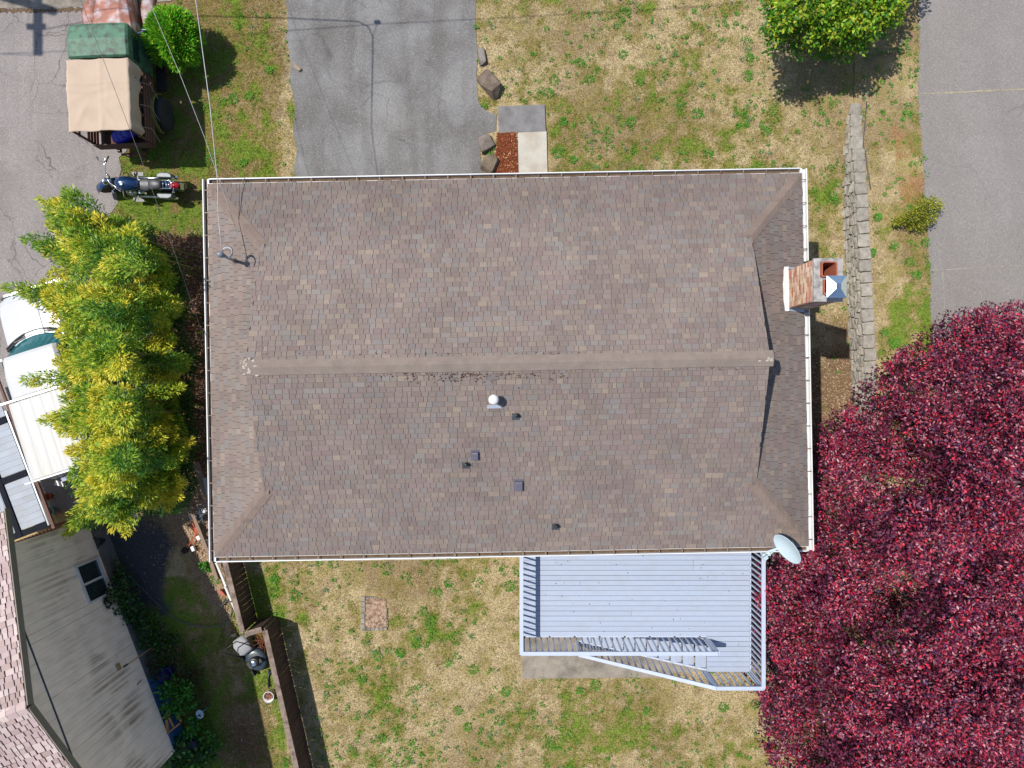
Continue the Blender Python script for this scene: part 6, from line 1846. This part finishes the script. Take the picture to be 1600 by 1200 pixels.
# ---- yellow-green bamboo clump, left
bt = thing('bamboo_clump', 'large yellow-green feathery bamboo clump between the asphalt lot and the house', 'bamboo', (-8.6, .6, 0))
BPOLY = [(100,292),(118,322),(150,340),(172,330),(212,345),(224,352),(232,385),(262,400),(275,440),(283,480),(270,520),(296,562),(290,600),(285,640),(300,690),(285,720),(296,760),(272,800),(235,805),(205,800),(198,838),(172,830),(130,826),(104,842),(108,810),(125,790),(100,755),(110,720),(92,690),(62,655),(95,630),(82,590),(80,562),(84,538),(82,512),(60,482),(4,448),(45,455),(70,435),(82,410),(38,372),(70,380),(72,340),(70,312)]
bpa = np.array(BPOLY, float)
def bamboo():
    px = rng.uniform(0, 320, 5000); py = rng.uniform(280, 850, 5000)
    k = inpoly(px, py, BPOLY); px, py = px[k], py[k]; d = seg_dist(px, py, bpa)
    tipsel = []
    for i in range(len(px)):
        if d[i] < 4: continue
        if all((px[i]-a)**2 + (py[i]-b_)**2 > 12.5**2 for a, b_ in tipsel): tipsel.append((px[i], py[i]))
    tips = []
    spine = [(190, 400), (180, 480), (165, 560), (185, 640), (190, 720)]
    for a, b_ in tipsel:
        dd = float(seg_dist(np.array([a]), np.array([b_]), bpa)[0])
        # lower towards the rim and on the house side, so that the eaves stay in the sun
        z = 2.4 + 2.8*(1-(1-min(dd/85, 1))**2) + rnd.uniform(-1.1, .7)
        if a > 215: z = min(z, 3.1 - (a-215)*.012 + rnd.uniform(-.5, .3))
        tips.append((a, b_, z, dd))
    for a, b_, z in ((62,312,2.6),(38,374,2.4),(6,449,2.5),(30,452,2.5),(102,296,3.0),(110,300,3.0),(66,656,2.9),(80,652,3.0),(150,338,3.2),(225,354,2.8),(282,482,3.3),(294,562,3.2),(288,575,3.0),(298,690,2.2),(285,605,2.9),(268,722,3.4),(262,505,3.6),(250,640,3.6),(104,838,2.0),(110,832,2.1),(196,835,1.9),(178,828,2.0),(36,595,2.6),(52,598,2.6),(210,352,3.0),(278,478,2.7)):
        tips.append((a, b_, z, 2.0))
    Pp, Aa, Nn, Cc, Ll = [], [], [], [], []
    stems = []
    for a, b_, z, dd in tips:
        t = P(a, b_, z)
        sx, sy = min(spine, key=lambda s: abs(s[1]-b_) + .3*abs(s[0]-a))
        base = V3(-8.7 + rnd.uniform(-.5,.5), (600 - sy)*K0*.92 + rnd.uniform(-.3,.3), 0)
        L = rnd.uniform(.5, .9)
        c0 = P(sx, sy, z+.2)
        out = V3(t.x - c0.x, t.y - c0.y, 0)
        out = out.normalized() if out.length > .05 else V3(rnd.uniform(-1,1), rnd.uniform(-1,1), 0)
        ax0 = (out*rnd.uniform(.5, 1.0) + V3(rnd.uniform(-.35,.35), rnd.uniform(-.35,.35), rnd.uniform(.1, .8))).normalized()
        if dd < 3: ax0 = (out + V3(rnd.uniform(-.2,.2), rnd.uniform(-.2,.2), .15)).normalized()
        if dd < 3: L = rnd.uniform(.85, 1.15)
        start = t - ax0*L
        stems.append((base, start, t))
        n = int(rnd.uniform(260, 380)) if dd >= 3 else 330
        u = rng.random(n)**.8
        bulge = np.sin(np.clip(u, .02, 1)*3.0)*.19 + .03
        p = np.array(start)[None] + np.array(ax0)[None]*(u*L)[:, None]
        jit = rng.normal(0, 1, (n, 3)); jit /= np.linalg.norm(jit, axis=1, keepdims=True)
        p = p + jit*(bulge*rng.random(n)**.5)[:, None]
        ax = np.array(ax0)[None]*.9 + jit*1.0 + rng.normal(0, .35, (n, 3)); ax[:, 2] -= .12
        nr = np.array([0, 0, 1.0]) + rng.normal(0, .55, (n, 3))
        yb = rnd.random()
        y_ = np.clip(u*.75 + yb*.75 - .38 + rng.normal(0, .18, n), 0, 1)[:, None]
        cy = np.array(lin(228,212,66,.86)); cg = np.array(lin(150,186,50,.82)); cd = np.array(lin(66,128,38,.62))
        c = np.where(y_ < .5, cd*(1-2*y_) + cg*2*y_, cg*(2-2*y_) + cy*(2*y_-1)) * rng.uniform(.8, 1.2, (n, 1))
        Pp.append(p); Aa.append(ax); Nn.append(nr); Cc.append(c)
    # inner leaves, dark green painting the clump's self-shadow
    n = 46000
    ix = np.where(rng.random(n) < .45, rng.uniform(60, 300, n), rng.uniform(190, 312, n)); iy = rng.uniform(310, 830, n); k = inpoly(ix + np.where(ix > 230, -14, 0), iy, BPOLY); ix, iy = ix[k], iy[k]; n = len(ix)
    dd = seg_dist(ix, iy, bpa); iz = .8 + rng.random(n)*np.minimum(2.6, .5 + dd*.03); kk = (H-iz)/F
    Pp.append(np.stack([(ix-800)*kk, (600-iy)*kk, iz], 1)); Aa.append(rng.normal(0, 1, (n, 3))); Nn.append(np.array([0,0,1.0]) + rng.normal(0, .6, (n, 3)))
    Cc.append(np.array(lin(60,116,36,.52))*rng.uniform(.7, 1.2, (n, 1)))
    p = np.concatenate(Pp); n = len(p)
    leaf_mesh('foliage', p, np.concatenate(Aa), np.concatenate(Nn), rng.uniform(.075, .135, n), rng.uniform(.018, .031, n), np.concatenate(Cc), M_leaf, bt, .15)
    for base, start, t in stems[::4]:
        m = MB(); mid = base + (start-base)*.55 + V3(0, 0, .5)
        m.tube([base, mid, start, start + (t-start)*.8], [.022,.018,.010,.003], 6); m.build('cane', pmat_cane, bt, smooth=True)
pmat_cane = pmat('bamboo_cane', lin(128,132,60,.6), .6, var=.2)
bamboo()

# ---- round clipped shrub by the truck
rs = thing('round_shrub', 'bright green rounded feathery shrub right of the old truck', 'shrub', P(276, 68, 0))
GP = [lin(116,206,42,.84), lin(86,182,38,.8), lin(156,214,56,.86), lin(66,150,34,.7), lin(194,212,72,.86)]
def shrub_round(par, img, zc, rx, rz, n, llen, lwid, pal, lumps=30):
    c = P(img[0], img[1], zc); Pp, Aa, Cc = [], [], []
    k = rng.normal(0, 1, (lumps, 3)); k[:, 2] = np.abs(k[:, 2])*1.1 - .25; k /= np.linalg.norm(k, axis=1, keepdims=True)
    for q in k:
        m_ = n//lumps; ctr = np.array([c.x, c.y, c.z]) + q*np.array([rx[0], rx[1], rz])*.78
        j = rng.normal(0, 1, (m_, 3)); j /= np.linalg.norm(j, axis=1, keepdims=True)
        R = min(rx)*rnd.uniform(.28, .42)
        p = ctr + j*(R*rng.random(m_)**.4)[:, None]
        a = q[None]*.8 + j*.9 + rng.normal(0, .3, (m_, 3)); a[:, 2] += .25
        u = np.clip((j@q)*.5 + .5 + rng.normal(0, .15, m_), 0, 1)
        cc = np.array(pal)[rng.integers(0, len(pal), m_)] * (rng.uniform(.8, 1.15, (m_, 1))) * rng.uniform(.85, 1.15)
        Pp.append(p); Aa.append(a); Cc.append(cc)
    p = np.concatenate(Pp); a = np.concatenate(Aa); cc = np.concatenate(Cc); n = len(p)
    nr = np.array([0, 0, 1.0]) + rng.normal(0, .6, (n, 3))
    return leaf_mesh('foliage', p, a, nr, rng.uniform(.7, 1.3, n)*llen, rng.uniform(.8, 1.2, n)*lwid, cc, M_leaf, par, .15)
shrub_round(rs, (275, 65), .84, (.60, .74), .78, 18000, .11, .026, GP, 36)
m = MB(); c = P(276, 68, 0); m.tube([(c.x, c.y, -.1), (c.x, c.y, .7)], [.06, .03], 8); m.build('stem', M_bark, rs, smooth=True)

# ---- green tree at the top right
gt = thing('green_tree', 'green broad leaved tree at the top edge between the lawn and the street', 'tree', (7.6, 9.2, 0))
def green_tree():
    lob = []; r = random.Random(6)
    for px, py, z, q in ((1235,18,3.0,.34),(1226,-20,3.1,.4),(1262,40,3.0,.34),(1255,2,3.5,.42),(1285,20,3.6,.42),(1300,48,3.0,.32),(1318,30,3.5,.40),(1335,58,2.9,.28),(1345,20,3.6,.42),(1330,-15,3.9,.5),(1365,40,3.1,.30),(1380,12,3.4,.38),(1398,22,2.9,.26),(1405,-5,3.1,.34),(1280,-30,3.8,.5),(1370,-35,3.8,.5),(1330,-70,4.0,.6),(1250,-70,3.5,.5),(1400,-60,3.4,.5),(1300,-120,3.6,.6),(1370,-120,3.4,.6),(1240,35,2.6,.24),(1310,64,2.7,.22),(1350,66,2.7,.2),(1408,12,2.7,.2),(1425,-45,3.0,.3),(1448,-75,3.0,.4),(1462,-120,3.0,.45),(1222,52,3.3,.16),(1430,-20,2.8,.2),(1415,-28,3.0,.28),(1272,58,3.0,.2),(1228,36,3.2,.2)):
        z = z*.74 + (.35 if px < 1275 else 0) - (.25 if px > 1360 else 0); p = P(px, py, z); lob.append((p.x, p.y, z-.25, q*.86))
    for _ in range(46):
        a_ = r.uniform(1214, 1412); b__ = r.uniform(-40, 70); z_ = r.uniform(2.0, 2.9) + (.4 if a_ < 1275 else 0); p = P(a_, b__ if b__ < 62 - abs(a_-1320)*.25 else b__-40, z_); lob.append((p.x, p.y, z_-.1, r.uniform(.10, .20)))
    pal = [lin(124,180,34,.7), lin(156,196,40,.72), lin(96,156,34,.66), lin(72,134,36,.64), lin(186,200,54,.72), lin(170,170,46,.68)]
    lobe_crown('crown', lob, 640, .11, .058, pal, M_leaf, gt, shell=(.5, 1.1), droop=.15, low=-.5)
    lobe_crown('inner_crown', [(x, y, z-.5, q*1.05) for x, y, z, q in lob], 260, .12, .06, pal[2:4], M_leaf, gt, shell=(.3, 1.0), low=-1)
    limb_tree(gt, (7.6, 9.2, 0), [(l[0], l[1], l[2]) for l in lob[::3]], .11)
green_tree()

# ---- small yellow-green shrub beside the street
ys_ = thing('small_shrub', 'small olive yellow shrub on the bank at the street edge', 'shrub', P(1430, 340, .5))
YP = [lin(164,166,42,.76), lin(130,146,38,.72), lin(184,180,56,.78), lin(96,118,34,.64)]
lob = []
for px, py, z, r_ in ((1455,318,1.15,.17),(1440,325,1.2,.20),(1466,322,1.05,.13),(1428,338,1.1,.18),(1412,342,1.0,.16),(1401,346,.9,.12),(1438,350,.95,.16),(1455,340,1.05,.15),(1424,352,.85,.12)):
    p = P(px, py, z); lob.append((p.x, p.y, z, r_))
lobe_crown('foliage', lob, 3200, .055, .024, YP, M_leaf, ys_, shell=(.3, 1.15), low=-1)
m = MB(); c = P(1432, 342, .6)
for px, py, z, r_ in ((1455,320,1.1,0),(1428,338,1.0,0),(1405,346,.85,0)):
    m = MB(); m.tube([(c.x*.985, c.y, .45), P(px, py, z)], [.02, .006], 6); m.build('stem', M_bark, ys_)

# ---- plants along the neighbouring house
DG = [lin(64,124,52,.55), lin(48,100,44,.52), lin(84,140,60,.56), lin(38,82,40,.5)]
LG = [lin(84,166,44,.58), lin(66,140,42,.55), lin(110,180,60,.58)]
RB_ = [lin(92,80,50,.55), lin(70,92,44,.52), lin(110,78,60,.55)]
def plant(name, label, spots, pal, llen, lwid, dens, cat='plant'):
    px, py = spots[0][:2]
    o = thing(name, label, cat, P(px, py, 0)); lob = []
    for px, py, z, r_ in spots:
        p = P(px, py, z); lob.append((p.x, p.y, z, r_*1.18))
    lobe_crown('foliage', lob, dens, llen, lwid, pal, M_leaf, o, shell=(.35, 1.1), low=-.6, droop=.1)
    for x, y, z, r_ in lob[:8]:
        m = MB(); m.tube([(x + rnd.uniform(-.1,.1), y + rnd.uniform(-.1,.1), 0), (x, y, z)], [.014, .005], 5); m.build('stem', M_bark, o)
plant('vine', 'dark green vine climbing over the window corner of the neighbouring house', [(172,935,1.1,.16),(180,918,.9,.22),(165,945,1.2,.12),(190,940,.8,.26),(200,925,.6,.2),(188,902,.5,.18),(208,950,.6,.24),(220,962,.5,.2),(195,962,.7,.2),(178,955,.95,.12)], DG, .09, .06, 520, 'vine')
plant('fern', 'yellow-green fern under the sliding window', [(182,893,.35,.18),(192,908,.35,.2),(178,880,.3,.14)], [lin(96,130,50,.55), lin(70,110,44,.52)], .10, .03, 600)
plant('bush', 'dark bush beside the siding below the vine', [(228,985,.5,.26),(240,1000,.45,.24),(222,1002,.5,.18),(250,985,.35,.2),(258,1008,.4,.24),(215,975,.5,.2),(236,970,.4,.2),(272,1000,.3,.16)], DG, .08, .05, 420, 'bush')
plant('bush', 'reddish brown bush around the dark blue planter', [(245,1030,.45,.22),(262,1022,.4,.2),(278,1030,.3,.2),(250,1052,.5,.22),(285,1055,.35,.22),(298,1042,.25,.18),(236,1045,.5,.18),(306,1058,.22,.16)], RB_ + DG[:2], .08, .045, 420, 'bush')
plant('bush', 'bright green leafy bush left of the pale oval dish', [(268,1095,.7,.2),(278,1105,.65,.2),(262,1110,.6,.16),(288,1078,.5,.22),(275,1070,.5,.22),(296,1100,.4,.2),(258,1080,.6,.18)], LG, .10, .075, 360, 'bush')
plant('bush', 'brownish green bush spreading right of the bright green bush', [(300,1075,.35,.24),(312,1095,.35,.2),(318,1105,.3,.16),(292,1062,.35,.2)], RB_ + DG[2:3], .06, .03, 480, 'bush')
plant('bush', 'bright green low plant beside the dark grey bag', [(302,1130,.5,.16),(298,1140,.45,.18),(310,1125,.4,.12),(292,1145,.4,.14),(325,1150,.3,.2),(332,1165,.3,.18)], LG + DG[:1], .10, .07, 420, 'bush')
plant('bush', 'leafy green bush at the bottom edge by the corner of the neighbouring house', [(282,1165,.6,.2),(270,1180,.6,.24),(290,1185,.5,.22),(308,1185,.4,.24),(325,1180,.35,.2),(300,1205,.4,.26),(270,1205,.6,.24)], LG[1:] + DG, .11, .08, 360, 'bush')
plant('weed_tuft', 'leafy weed tuft on wood chips just above the house corner gutter', [(319,885,.12,.10),(322,889,.1,.08)], LG, .08, .045, 900, 'weed')
